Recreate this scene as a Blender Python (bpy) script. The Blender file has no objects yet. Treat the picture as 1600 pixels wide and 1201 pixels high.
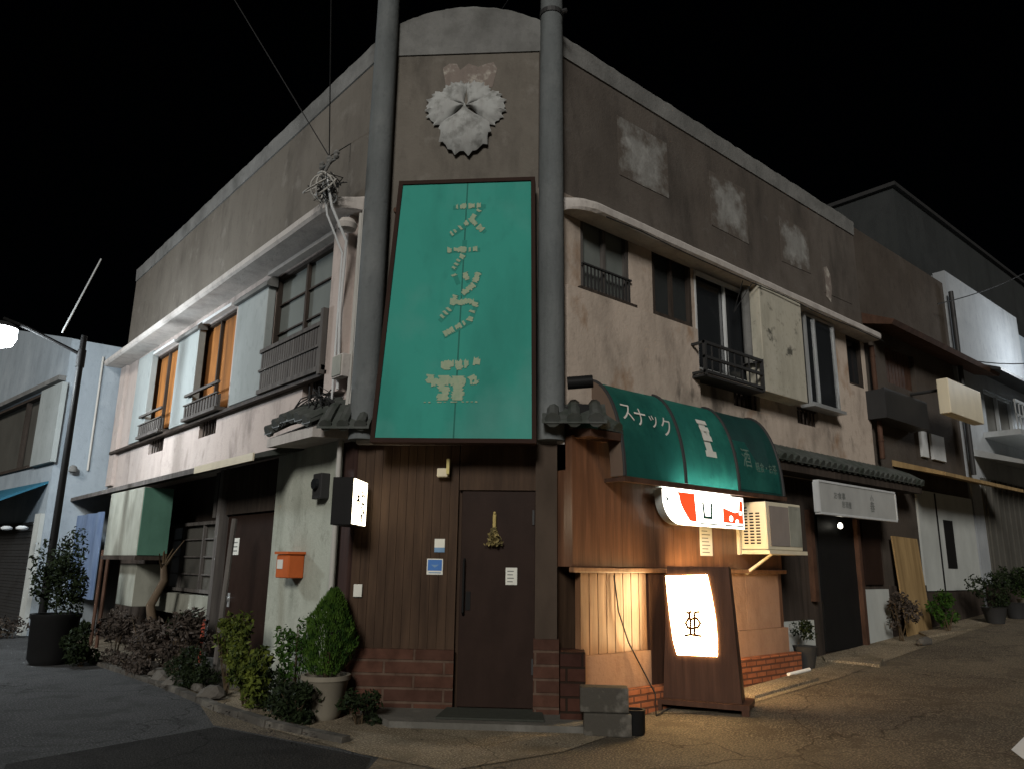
import bpy, bmesh, math, random
from mathutils import Vector, Matrix
R = math.radians
S2 = math.sqrt(2)
scn = bpy.context.scene
COL = scn.collection
# ------------------------------------------------------------------ camera
CAMH = 1.45
M3 = Matrix(((0.75458303, -0.16245074, -0.63577843),
             (-0.65604903, -0.16566661, -0.73631124),
             (0.01428705, 0.97270979, -0.23158486)))
CAM = Vector((0, 0, CAMH))
cd = bpy.data.cameras.new('camera'); cam = bpy.data.objects.new('camera', cd); COL.objects.link(cam)
cd.sensor_width = 36; cd.lens = 36 * 1180 / 1600; cd.clip_start = .05; cd.clip_end = 1500
cam.matrix_world = Matrix.Translation(CAM) @ M3.to_4x4()
scn.camera = cam
# ------------------------------------------------------------------ world, lamp light
SUN_EL, SUN_AZ = 25, 219        # direction the light comes from (degrees, azimuth from +X)
w = bpy.data.worlds.new('World'); scn.world = w; w.use_nodes = True
nt = w.node_tree; bg = nt.nodes['Background']
sky = nt.nodes.new('ShaderNodeTexSky'); sky.sky_type = 'NISHITA'; sky.sun_disc = False
sky.sun_elevation = R(SUN_EL); sky.sun_rotation = R(90 - SUN_AZ)
nt.links.new(sky.outputs[0], bg.inputs[0]); bg.inputs[1].default_value = 0.0001
sd = bpy.data.lights.new('sun', 'SUN'); sun = bpy.data.objects.new('sun', sd); COL.objects.link(sun)
sd.energy = 2.1; sd.angle = R(14); sd.color = (1.0, .96, .90)
dvec = Vector((math.cos(R(SUN_AZ)) * math.cos(R(SUN_EL)), math.sin(R(SUN_AZ)) * math.cos(R(SUN_EL)), math.sin(R(SUN_EL))))
sun.rotation_euler = dvec.to_track_quat('Z', 'Y').to_euler()
scn.view_settings.view_transform = 'Standard'; scn.view_settings.look = 'None'
scn.view_settings.exposure = 0; scn.view_settings.gamma = 1
# ------------------------------------------------------------------ helpers
rnd = random.Random(7)
def ray(u, v): return M3 @ Vector((u - 800, -(v - 600.5), -1180))
def gz(x, y): return max(0.0, .057 * (x - 6.3))
def ground(u, v):
    r = ray(u, v); t = 1.0
    a, b = .001, .2
    for k in range(60):
        m = (a + b) / 2; p = CAM + r * m
        if p.z > gz(p.x, p.y): a = m
        else: b = m
    return CAM + r * a
class Frame:
    def __init__(s, o, sd, n): s.o = Vector(o); s.s = Vector(sd).normalized(); s.n = Vector(n).normalized()
    def P(s, a, o, z): return s.o + s.s * a + s.n * o + Vector((0, 0, z))
    def px(s, u, v, o=0):
        r = ray(u, v); d = (s.o + s.n * o - CAM).dot(s.n); t = d / r.dot(s.n); p = CAM + r * t
        return (p - s.o).dot(s.s), p.z
    def rect(s, pts, o=0):        # four picture corners TL TR BR BL -> s0,s1,z0,z1
        q = [s.px(u, v, o) for u, v in pts]
        a = sorted([(q[0][0] + q[3][0]) / 2, (q[1][0] + q[2][0]) / 2])
        return a[0], a[1], (q[2][1] + q[3][1]) / 2, (q[0][1] + q[1][1]) / 2
YR, XL, CC = 5.65, 3.98, 11.1
RF = Frame((0, YR, 0), (1, 0, 0), (0, -1, 0))
LF = Frame((XL, 0, 0), (0, 1, 0), (-1, 0, 0))
CF = Frame((CC / 2, CC / 2, 0), (1, -1, 0), (-1, -1, 0))
CS0, CS1 = -2.22, -.14        # the chamfer's ends
WF = Frame((0, 5.38, 0), (1, 0, 0), (0, -1, 0))    # timber shop front

class MB:
    def __init__(s): s.v = []; s.f = []; s.m = []
    def add(s, vs, fs, mi=0):
        n = len(s.v); s.v += [Vector(p) for p in vs]
        for f in fs: s.f.append([i + n for i in f]); s.m.append(mi)
    def hexa(s, p, mi=0): s.add(p, [(0, 1, 2, 3), (4, 5, 6, 7), (0, 1, 5, 4), (1, 2, 6, 5), (2, 3, 7, 6), (3, 0, 4, 7)], mi)
    def box(s, x0, x1, y0, y1, z0, z1, mi=0):
        s.hexa([(x0, y0, z0), (x1, y0, z0), (x1, y1, z0), (x0, y1, z0), (x0, y0, z1), (x1, y0, z1), (x1, y1, z1), (x0, y1, z1)], mi)
    def fb(s, F, s0, s1, o0, o1, z0, z1, mi=0):
        P = F.P
        s.hexa([P(s0, o0, z0), P(s1, o0, z0), P(s1, o1, z0), P(s0, o1, z0), P(s0, o0, z1), P(s1, o0, z1), P(s1, o1, z1), P(s0, o1, z1)], mi)
    def fpoly(s, F, pts, o0, o1, mi=0):
        n = len(pts)
        vs = [F.P(a, o0, z) for a, z in pts] + [F.P(a, o1, z) for a, z in pts]
        fs = [tuple(range(n)), tuple(range(n, 2 * n))] + [(i, (i + 1) % n, (i + 1) % n + n, i + n) for i in range(n)]
        s.add(vs, fs, mi)
    def prof(s, F, pts, s0, s1, mi=0):      # profile (o,z) swept along s
        n = len(pts)
        vs = [F.P(s0, o, z) for o, z in pts] + [F.P(s1, o, z) for o, z in pts]
        fs = [tuple(range(n)), tuple(range(n, 2 * n))] + [(i, (i + 1) % n, (i + 1) % n + n, i + n) for i in range(n)]
        s.add(vs, fs, mi)
    def tube(s, pts, r, n=8, mi=0, r1=None):
        pts = [Vector(p) for p in pts]; k = len(pts); vs = []; up = None
        for i, p in enumerate(pts):
            d = (pts[min(i + 1, k - 1)] - pts[max(i - 1, 0)]).normalized()
            if up is None: up = d.orthogonal().normalized()
            a = (up - d * up.dot(d)).normalized(); up = a; b = d.cross(a)
            rr = r if r1 is None else r + (r1 - r) * i / (k - 1)
            vs += [p + (a * math.cos(2 * math.pi * j / n) + b * math.sin(2 * math.pi * j / n)) * rr for j in range(n)]
        fs = [(i * n + j, i * n + (j + 1) % n, (i + 1) * n + (j + 1) % n, (i + 1) * n + j) for i in range(k - 1) for j in range(n)]
        fs += [tuple(range(n)), tuple(range((k - 1) * n, k * n))]
        s.add(vs, fs, mi)
    def lathe(s, c, prof, n=20, mi=0):
        c = Vector(c); vs = []; k = len(prof)
        for r, z in prof: vs += [c + Vector((r * math.cos(2 * math.pi * j / n), r * math.sin(2 * math.pi * j / n), z)) for j in range(n)]
        fs = [(i * n + j, i * n + (j + 1) % n, (i + 1) * n + (j + 1) % n, (i + 1) * n + j) for i in range(k - 1) for j in range(n)]
        fs += [tuple(range(n)), tuple(range((k - 1) * n, k * n))]
        s.add(vs, fs, mi)
    def wall(s, F, s0, s1, z0, z1, ob, of, holes=(), mi=0):
        ss = sorted(set([s0, s1] + [min(max(v, s0), s1) for h in holes for v in h[:2]]))
        zs = sorted(set([z0, z1] + [min(max(v, z0), z1) for h in holes for v in h[2:4]]))
        def solid(i, j):
            if i < 0 or j < 0 or i >= len(ss) - 1 or j >= len(zs) - 1: return False
            a = (ss[i] + ss[i + 1]) / 2; b = (zs[j] + zs[j + 1]) / 2
            return not any(h[0] < a < h[1] and h[2] < b < h[3] for h in holes)
        for i in range(len(ss) - 1):
            for j in range(len(zs) - 1):
                if not solid(i, j): continue
                a0, a1, b0, b1 = ss[i], ss[i + 1], zs[j], zs[j + 1]
                P = F.P
                s.add([P(a0, of, b0), P(a1, of, b0), P(a1, of, b1), P(a0, of, b1)], [(0, 1, 2, 3)], mi)
                s.add([P(a0, ob, b0), P(a1, ob, b0), P(a1, ob, b1), P(a0, ob, b1)], [(0, 1, 2, 3)], mi)
                for (di, dj, e) in ((-1, 0, ((a0, b0), (a0, b1))), (1, 0, ((a1, b0), (a1, b1))), (0, -1, ((a0, b0), (a1, b0))), (0, 1, ((a0, b1), (a1, b1)))):
                    if not solid(i + di, j + dj):
                        (p, q), (u, v) = e
                        s.add([P(p, ob, q), P(u, ob, v), P(u, of, v), P(p, of, q)], [(0, 1, 2, 3)], mi)
    def leaf(s, c, size, mi=0, up=.3):
        d = Vector((rnd.gauss(0, 1), rnd.gauss(0, 1), rnd.gauss(0, 1) + up)).normalized()
        a = d.orthogonal().normalized(); a.rotate(Matrix.Rotation(rnd.random() * 6.28, 3, d)); b = d.cross(a)
        L = size * rnd.uniform(.6, 1.3); W = L * .42
        s.add([c - a * L * .5, c + b * W * .5 + d * W * .15, c + a * L * .5, c - b * W * .5 + d * W * .15], [(0, 1, 2, 3)], mi)
    def leaves(s, c, rad, n, size, lumps=7, mi=0, floor=None):
        c = Vector(c); L = []
        for k in range(lumps):
            q = Vector((rnd.gauss(0, 1), rnd.gauss(0, 1), rnd.gauss(0, 1))).normalized() * rnd.uniform(.35, .75)
            L.append((q, rnd.uniform(.28, .5)))
        for k in range(n):
            q, rr = rnd.choice(L)
            d = Vector((rnd.gauss(0, 1), rnd.gauss(0, 1), rnd.gauss(0, 1))).normalized() * rr * rnd.uniform(.6, 1.05)
            p = q + d
            p = c + Vector((p.x * rad[0], p.y * rad[1], p.z * rad[2]))
            if floor is not None and p.z < floor: p.z = floor + rnd.random() * .05
            s.leaf(p, size, mi)

def wloc(o):
    v = Vector((0, 0, 0))
    while o is not None: v += o.location; o = o.parent
    return v
def obj(name, mb, mat, parent=None, smooth=False, label=None, solid=True):
    mats = mat if isinstance(mat, (list, tuple)) else [mat]
    vs = mb.v
    if parent is None:
        xs = [v.x for v in vs]; ys = [v.y for v in vs]
        base = Vector(((min(xs) + max(xs)) / 2, (min(ys) + max(ys)) / 2, min(v.z for v in vs)))
    else: base = wloc(parent)
    me = bpy.data.meshes.new(name)
    me.from_pydata([tuple(v - base) for v in vs], [], mb.f)
    for m in mats: me.materials.append(m)
    for p, k in zip(me.polygons, mb.m): p.material_index = k
    bm = bmesh.new(); bm.from_mesh(me)
    if solid: bmesh.ops.recalc_face_normals(bm, faces=bm.faces)
    uv = bm.loops.layers.uv.new('UVMap')
    for f in bm.faces:
        n = f.normal
        if abs(n.z) > .8: t = Vector((1, 0, 0)); b = Vector((0, 1, 0))
        else: t = Vector((0, 0, 1)).cross(n).normalized(); b = Vector((0, 0, 1))
        f.smooth = smooth
        for l in f.loops: p = l.vert.co + base; l[uv].uv = (p.dot(t), p.dot(b))
    bm.to_mesh(me); bm.free()
    o = bpy.data.objects.new(name, me); COL.objects.link(o)
    if parent is None: o.location = base
    else: o.parent = parent
    if smooth:
        try: me.set_sharp_from_angle(angle=R(40))
        except Exception: pass
    if label: o['label'] = label
    return o
def tag(o, label, cat, group=None):
    o['label'] = label; o['category'] = cat
    if group: o['group'] = group
    return o
def thing(name, label, cat, loc=(0, 0, 0), group=None):
    o = bpy.data.objects.new(name, None); COL.objects.link(o); o.location = loc; o.empty_display_size = .2
    return tag(o, label, cat, group)
def struct(name, mb, mat, smooth=False):
    o = obj(name, mb, mat, smooth=smooth); o['kind'] = 'structure'; return o
def bevel(o, wd=.01, seg=2):
    m = o.modifiers.new('bevel', 'BEVEL'); m.width = wd; m.segments = seg; m.limit_method = 'ANGLE'; return o
# text -> 2D mesh
def text2d(s, size=1.0, bold=0):
    c = bpy.data.curves.new('t', 'FONT'); c.body = s; c.offset = bold; c.size = size; c.align_x = 'CENTER'; c.resolution_u = 4
    o = bpy.data.objects.new('t', c); COL.objects.link(o)
    dg = bpy.context.evaluated_depsgraph_get(); me = bpy.data.meshes.new_from_object(o.evaluated_get(dg))
    vs = [(v.co.x, v.co.y) for v in me.vertices]; fs = [tuple(p.vertices) for p in me.polygons]
    bpy.data.objects.remove(o); bpy.data.curves.remove(c); bpy.data.meshes.remove(me)
    ys = [v[1] for v in vs]; my = (min(ys) + max(ys)) / 2
    return [(a, b - my) for a, b in vs], fs
def text_on(mb, F, s, s0, z0, size, o, flip=1, mi=0, wx=1, bold=0):
    vs, fs = text2d(s, size, bold)
    mb.add([F.P(s0 + flip * a * wx, o, z0 + b) for a, b in vs], fs, mi)
def strokes(mb, F, L, s0, z0, sc, o0, o1, wd, flip=1, mi=0, jit=0):   # L: polylines in unit space, drawn as flat bars
    for pl in L:
        for (a, b) in zip(pl[:-1], pl[1:]):
            a2 = Vector((a[0], a[1])) * sc; b2 = Vector((b[0], b[1])) * sc; d = (b2 - a2)
            if d.length < 1e-6: continue
            d.normalize(); n = Vector((-d.y, d.x)) * wd / 2; e = d * wd * .45
            q = [a2 - n - e, b2 - n + e, b2 + n + e, a2 + n - e]
            mb.fpoly(F, [(s0 + flip * p.x, z0 + p.y) for p in q], o0, o1 + rnd.random() * .0008, mi)
# ------------------------------------------------------------------ materials
MATS = {}
def newmat(name):
    m = bpy.data.materials.new(name); m.use_nodes = True; MATS[name] = m
    b = m.node_tree.nodes['Principled BSDF']; b.inputs['Specular IOR Level'].default_value = .06
    return m, m.node_tree, b
def mix(nt, fac, a, b, typ='MIX'):
    n = nt.nodes.new('ShaderNodeMix'); n.data_type = 'RGBA'; n.blend_type = typ
    for k, v in ((0, fac), (6, a), (7, b)):
        if hasattr(v, 'is_output') or isinstance(v, bpy.types.NodeSocket): nt.links.new(v, n.inputs[k])
        else: n.inputs[k].default_value = v if k == 0 else (*v, 1)
    return n.outputs[2]
def noise(nt, scale, stretch=(1, 1, 1), detail=6, lo=.35, hi=.65, rough=.6, co='Object'):
    tc = nt.nodes.new('ShaderNodeTexCoord'); mp = nt.nodes.new('ShaderNodeMapping'); mp.inputs['Scale'].default_value = stretch
    n = nt.nodes.new('ShaderNodeTexNoise'); n.inputs['Scale'].default_value = scale; n.inputs['Detail'].default_value = detail; n.inputs['Roughness'].default_value = rough
    r = nt.nodes.new('ShaderNodeMapRange'); r.inputs[1].default_value = lo; r.inputs[2].default_value = hi
    nt.links.new(tc.outputs[co], mp.inputs[0]); nt.links.new(mp.outputs[0], n.inputs[0]); nt.links.new(n.outputs[0], r.inputs[0])
    return r.outputs[0]
def mul(nt, a, k):
    n = nt.nodes.new('ShaderNodeMath'); n.operation = 'MULTIPLY'; nt.links.new(a, n.inputs[0]); n.inputs[1].default_value = k; return n.outputs[0]
def bump(nt, b, h, st=.3, dist=.02):
    n = nt.nodes.new('ShaderNodeBump'); n.inputs[0].default_value = st; n.inputs[1].default_value = dist
    nt.links.new(h, n.inputs['Height']); nt.links.new(n.outputs[0], b.inputs['Normal'])
def stucco(name, base, dark, pale, rough=.9, sc=1.0, streak=.7, pamt=.5, bst=.35):
    m, nt, b = newmat(name)
    st = mul(nt, noise(nt, 1.7 * sc, (1.1, 1.1, .28), 9, .45, .85), streak * .9)
    c = mix(nt, st, base, dark)
    c = mix(nt, mul(nt, noise(nt, .9 * sc, (1, 1, 1), 8, .5, .75), pamt), c, pale)
    c = mix(nt, mul(nt, noise(nt, 9 * sc, (1, 1, .6), 5, .55, .8), .45), c, dark)
    nt.links.new(c, b.inputs['Base Color']); b.inputs['Roughness'].default_value = rough
    bump(nt, b, noise(nt, 26, (1, 1, 1), 8, 0, 1), bst, .02)
    return m
def plain(name, c, rough=.6, metal=0, var=.25, sc=6, bst=.08, dark=None):
    m, nt, b = newmat(name)
    d = dark or tuple(x * .5 for x in c)
    k = mix(nt, mul(nt, noise(nt, sc, (1, 1, .5), 7, .4, .7), var), c, d)
    nt.links.new(k, b.inputs['Base Color']); b.inputs['Roughness'].default_value = rough; b.inputs['Metallic'].default_value = metal
    if bst: bump(nt, b, noise(nt, sc * 5, (1, 1, 1), 5, 0, 1), bst, .01)
    return m
def wood(name, c, d, rough=.5, sc=14, var=.8, boards=0, bst=.25):
    m, nt, b = newmat(name)
    k = mix(nt, mul(nt, noise(nt, sc, (1, 1, .07), 6, .3, .7), var), c, d)
    k = mix(nt, mul(nt, noise(nt, 2.5, (1, 1, .5), 4, .45, .75), .5), k, d)
    nt.links.new(k, b.inputs['Base Color']); b.inputs['Roughness'].default_value = rough
    bump(nt, b, noise(nt, sc * 3, (1, 1, .05), 5, 0, 1), bst, .01)
    return m
def emit(name, c, st, base=(.8, .8, .8)):
    m, nt, b = newmat(name); b.inputs['Base Color'].default_value = (*base, 1)
    b.inputs['Emission Color'].default_value = (*c, 1); b.inputs['Emission Strength'].default_value = st
    return m
def brick(name, c1, c2, mortar, rough=.8, bw=.23, bh=.09, mo=.012):
    m, nt, b = newmat(name)
    tc = nt.nodes.new('ShaderNodeTexCoord'); t = nt.nodes.new('ShaderNodeTexBrick')
    t.inputs['Scale'].default_value = 1; t.inputs['Brick Width'].default_value = bw; t.inputs['Row Height'].default_value = bh
    t.inputs['Mortar Size'].default_value = mo; t.inputs['Color1'].default_value = (*c1, 1); t.inputs['Color2'].default_value = (*c2, 1); t.inputs['Mortar'].default_value = (*mortar, 1)
    t.inputs['Mortar Smooth'].default_value = .3
    nt.links.new(tc.outputs['UV'], t.inputs[0])
    k = mix(nt, mul(nt, noise(nt, 7, (1, 1, 1), 6, .4, .7), .6), t.outputs[0], tuple(x * .35 for x in c1))
    nt.links.new(k, b.inputs['Base Color']); b.inputs['Roughness'].default_value = rough
    iv = nt.nodes.new('ShaderNodeMath'); iv.operation = 'SUBTRACT'; iv.inputs[0].default_value = 1; nt.links.new(t.outputs[1], iv.inputs[1])
    bump(nt, b, iv.outputs[0], .7, .015)
    return m
def foliage(name, c, d, tr=.0):
    m, nt, b = newmat(name)
    k = mix(nt, noise(nt, 9, (1, 1, 1), 3, .35, .65), c, d)
    nt.links.new(k, b.inputs['Base Color']); b.inputs['Roughness'].default_value = .6
    return m
m_brown = stucco('brown stucco', (.134, .121, .103), (.075, .066, .058), (.19, .172, .15))
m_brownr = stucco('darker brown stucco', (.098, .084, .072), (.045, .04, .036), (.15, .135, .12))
m_cap = stucco('grey concrete cap', (.165, .165, .158), (.08, .08, .08), (.27, .27, .26), sc=2)
m_pillar = stucco('grey pillar cement', (.130, .141, .142), (.06, .066, .07), (.21, .218, .215), sc=1.5)
rusty(m_pillar, (.06, .068, .07), .46, .7, 1.1, (1, 1, .25), .7) if 0 else None
m_pink = stucco('pink plaster', (.45, .385, .35), (.17, .145, .13), (.43, .38, .35), streak=.6)
m_pinkr = stucco('stained pink plaster', (.47, .395, .33), (.14, .115, .09), (.52, .45, .38), streak=.8, pamt=.35)
def rusty(m, c, lo=.56, hi=.68, sc=1.6, st=(1, 1, .6), k=.7):
    nt = m.node_tree; b = nt.nodes['Principled BSDF']; l = b.inputs['Base Color'].links[0].from_socket
    nt.links.new(mix(nt, mul(nt, noise(nt, sc, st, 7, lo, hi), k), l, c), b.inputs['Base Color'])
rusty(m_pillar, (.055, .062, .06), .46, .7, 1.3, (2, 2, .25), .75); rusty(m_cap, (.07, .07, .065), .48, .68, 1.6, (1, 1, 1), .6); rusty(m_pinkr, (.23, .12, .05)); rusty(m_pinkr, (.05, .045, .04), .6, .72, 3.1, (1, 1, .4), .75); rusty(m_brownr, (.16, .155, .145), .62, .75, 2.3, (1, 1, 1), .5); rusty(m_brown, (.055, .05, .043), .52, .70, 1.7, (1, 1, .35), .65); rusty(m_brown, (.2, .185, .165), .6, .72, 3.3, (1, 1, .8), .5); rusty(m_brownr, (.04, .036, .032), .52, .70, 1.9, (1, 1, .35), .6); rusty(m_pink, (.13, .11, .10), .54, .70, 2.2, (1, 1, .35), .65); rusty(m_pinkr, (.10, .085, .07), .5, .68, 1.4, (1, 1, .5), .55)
m_cornice = stucco('pale cornice plaster', (.45, .42, .39), (.17, .15, .14), (.52, .5, .47), sc=3)
m_patch = stucco('faded relief', (.22, .218, .205), (.10, .09, .08), (.33, .33, .315), sc=4, pamt=.9)
def worn(m, base):
    nt = m.node_tree; b = nt.nodes['Principled BSDF']; l = b.inputs['Base Color'].links[0].from_socket
    tc = nt.nodes.new('ShaderNodeTexCoord'); sp_ = nt.nodes.new('ShaderNodeSeparateXYZ'); nt.links.new(tc.outputs['Generated'], sp_.inputs[0]); prev = None
    for k in (0, 2):
        a = nt.nodes.new('ShaderNodeMath'); a.operation = 'PINGPONG'; a.inputs[1].default_value = .5; nt.links.new(sp_.outputs[k], a.inputs[0])
        if prev is None: prev = a.outputs[0]
        else:
            mn = nt.nodes.new('ShaderNodeMath'); mn.operation = 'MINIMUM'; nt.links.new(prev, mn.inputs[0]); nt.links.new(a.outputs[0], mn.inputs[1]); prev = mn.outputs[0]
    ad = nt.nodes.new('ShaderNodeMath'); ad.operation = 'MULTIPLY_ADD'; nt.links.new(noise(nt, 5, (1, 1, 1), 8, .3, .7), ad.inputs[0]); ad.inputs[1].default_value = .42; nt.links.new(prev, ad.inputs[2])
    r = nt.nodes.new('ShaderNodeMapRange'); r.inputs[1].default_value = .22; r.inputs[2].default_value = .5; nt.links.new(ad.outputs[0], r.inputs[0])
    nt.links.new(mix(nt, r.outputs[0], base, l), b.inputs['Base Color'])
worn(m_patch, (.098, .084, .072))
m_emb = plain('white painted plaster', (.36, .37, .36), .8, var=.9, sc=9, dark=(.28, .28, .27))
rusty(m_emb, (.12, .12, .11), .5, .66, 6, (1, 1, 1), .7)
m_embf = stucco('flaking white paint', (.19, .16, .14), (.12, .1, .09), (.5, .48, .42), sc=7, pamt=1.0)
m_greyw = stucco('grey plaster', (.38, .40, .34), (.13, .14, .11), (.48, .50, .44), sc=1.6, streak=.9)
m_blueg = stucco('blue grey house plaster', (.26, .30, .33), (.13, .15, .17), (.38, .42, .45), sc=1.2)
m_shut = stucco('pale blue grey metal sheet', (.27, .295, .29), (.14, .155, .15), (.36, .385, .38), sc=1, streak=.5, bst=.05)
m_shutr = stucco('mouldy cream sheet', (.42, .40, .33), (.13, .13, .10), (.48, .47, .41), sc=2.2, streak=.6, bst=.1)
m_dwood = wood('dark weathered wood', (.07, .055, .045), (.02, .017, .015), .7)
m_gwood = wood('grey weathered wood', (.13, .12, .11), (.045, .04, .038), .8)
m_panel = wood('brown timber panelling', (.070, .043, .027), (.026, .016, .011), .5)
m_door = plain('dark brown painted door', (.026, .0155, .012), .45, var=.6, sc=4)
def gloss(m, k=.5): m.node_tree.nodes['Principled BSDF'].inputs['Specular IOR Level'].default_value = k; return m
m_shop = wood('varnished red brown timber', (.185, .090, .050), (.062, .030, .018), .28)
m_shopl = wood('varnished orange planks', (.31, .165, .085), (.11, .052, .026), .3)
m_base = stucco('pinkish base plaster', (.29, .175, .115), (.13, .075, .048), (.35, .23, .16), sc=3)
for m_ in (m_shop, m_shopl): gloss(m_, .45)
m_brickr = brick('orange brick', (.36, .13, .06), (.28, .10, .05), (.10, .05, .035), bw=.21, bh=.065)
m_brickd = brick('dark red brick', (.085, .040, .027), (.06, .03, .022), (.10, .068, .05), bw=.6, bh=.128, mo=.014)
m_glass = plain('dark window glass', (.018, .02, .022), .12, var=.2, bst=0); gloss(m_glass)
m_frost = plain('frosted window glass', (.15, .165, .155), .35, var=.45, sc=2, bst=0)
m_frostd = plain('dusty window glass', (.085, .082, .072), .3, var=.5, sc=2, bst=0)
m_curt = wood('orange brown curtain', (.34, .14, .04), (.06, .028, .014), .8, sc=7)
rusty(m_shutr, (.04, .042, .035), .6, .7, 4.5, (1, 1, 1), .85)
m_alu = plain('aluminium', (.55, .57, .57), .35, .6, var=.3)
m_aluw = plain('white aluminium', (.62, .64, .64), .4, .2, var=.3)
m_black = plain('black', (.012, .012, .012), .5, var=.3)
m_dkmetal = plain('dark metal', (.045, .045, .045), .5, .3)
m_rust = plain('rusty brown steel', (.09, .05, .035), .7, .2, var=.7, dark=(.03, .018, .012))
m_cable = plain('dark cable', (.03, .03, .03), .6, bst=0)
m_wcable = plain('pale conduit', (.42, .41, .38), .5, bst=0)
m_teal = stucco('teal sign plastic', (.040, .27, .215), (.03, .20, .165), (.08, .32, .27), .7, sc=.8, streak=.35, pamt=.6, bst=.02)
rusty(m_teal, (.022, .14, .11), .48, .75, 1.3, (1, 1, .3), .6); rusty(m_teal, (.11, .26, .23), .5, .8, .7, (1, 1, 1), .6)
m_tealseam = plain('dark teal seam', (.015, .13, .10), .5)
m_flake = plain('flaking cream lettering', (.30, .36, .25), .8, var=.5, sc=22, dark=(.16, .3, .2))
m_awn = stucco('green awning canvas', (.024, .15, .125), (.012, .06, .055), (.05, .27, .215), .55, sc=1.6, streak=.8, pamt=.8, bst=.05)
def see(m, k=.5):
    nt = m.node_tree; b = nt.nodes['Principled BSDF']; o = nt.nodes['Material Output']; t = nt.nodes.new('ShaderNodeBsdfTranslucent'); x = nt.nodes.new('ShaderNodeMixShader')
    for l in b.inputs['Base Color'].links: nt.links.new(l.from_socket, t.inputs[0])
    x.inputs[0].default_value = k; nt.links.new(b.outputs[0], x.inputs[1]); nt.links.new(t.outputs[0], x.inputs[2]); nt.links.new(x.outputs[0], o.inputs[0]); return m
see(m_awn)
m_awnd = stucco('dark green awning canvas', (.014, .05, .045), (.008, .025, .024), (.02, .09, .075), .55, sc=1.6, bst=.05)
m_white = plain('white paint', (.72, .72, .70), .5, var=.2)
m_cream = plain('cream enamel', (.62, .56, .42), .45, var=.3, sc=3)
m_paper = plain('paper', (.62, .62, .56), .8, var=.2, bst=0)
m_blue = plain('blue print', (.06, .16, .42), .5, var=.2, bst=0)
m_lblue = plain('pale blue print', (.16, .27, .42), .5, var=.4, bst=0)
m_ink = plain('black ink', (.02, .02, .02), .6, bst=0)
m_ginkk = plain('grey ink', (.16, .17, .16), .6, bst=0)
m_greyp = plain('grey white sheet', (.42, .44, .42), .6, var=.4, sc=2)
m_conc = stucco('rough concrete', (.065, .06, .052), (.07, .065, .055), (.28, .26, .22), sc=4)
m_block = stucco('grey concrete block', (.06, .055, .046), (.06, .055, .048), (.3, .28, .24), sc=6)
m_tile = plain('dark roof tile', (.075, .08, .075), .55, var=.7, sc=5, dark=(.02, .03, .02))
m_gold = plain('dried straw', (.42, .33, .13), .7, var=.5)
m_yel = plain('yellowed plastic', (.55, .47, .2), .5)
m_red = plain('red painted board', (.30, .06, .035), .7, var=.5)
m_orange = plain('orange red painted metal', (.50, .12, .035), .5, var=.4)
m_green = plain('sea green painted metal', (.09, .20, .15), .6, var=.5, sc=3)
m_ivory = plain('ivory painted metal', (.29, .295, .25), .6, var=.7, sc=3); rusty(m_ivory, (.08, .07, .05), .5, .7, 2.5, (1, 1, .4), .6)
m_tarp = plain('blue sheet', (.13, .175, .26), .6, var=.6, sc=3, dark=(.05, .08, .16))
m_bawn = plain('blue fabric', (.03, .12, .18), .6, var=.4)
m_leaf1 = foliage('green leaf', (.04, .085, .012), (.012, .035, .006))
m_leaf2 = foliage('yellow green leaf', (.10, .12, .02), (.018, .03, .008))
m_leaf3 = foliage('dark leaf', (.02, .03, .012), (.008, .012, .006))
m_leafd = foliage('dry grey brown leaf', (.085, .068, .056), (.022, .018, .015))
m_stem = plain('stem', (.07, .05, .03), .8)
m_terra = plain('pale glazed pot', (.20, .18, .14), .5)
m_ply = wood('yellow brown plywood', (.36, .25, .12), (.17, .11, .05), .7, sc=8)
m_stone = stucco('stone', (.10, .092, .08), (.04, .037, .033), (.16, .145, .13), sc=5)
m_e_sign = emit('lit sign face', (1, .66, .30), 42)
m_e_wall = emit('lit wall sign face', (1, .86, .60), 6)
m_e_tob = emit('lit white plastic', (1, .93, .80), 6)
m_e_red = emit('lit red plastic', (1, .07, .015), 1.3, (.6, .03, .02))
m_e_lamp = emit('lamp lens', (.9, .96, 1), 40)
m_e_bulb = emit('small bulb', (1, .95, .8), 6)

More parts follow.
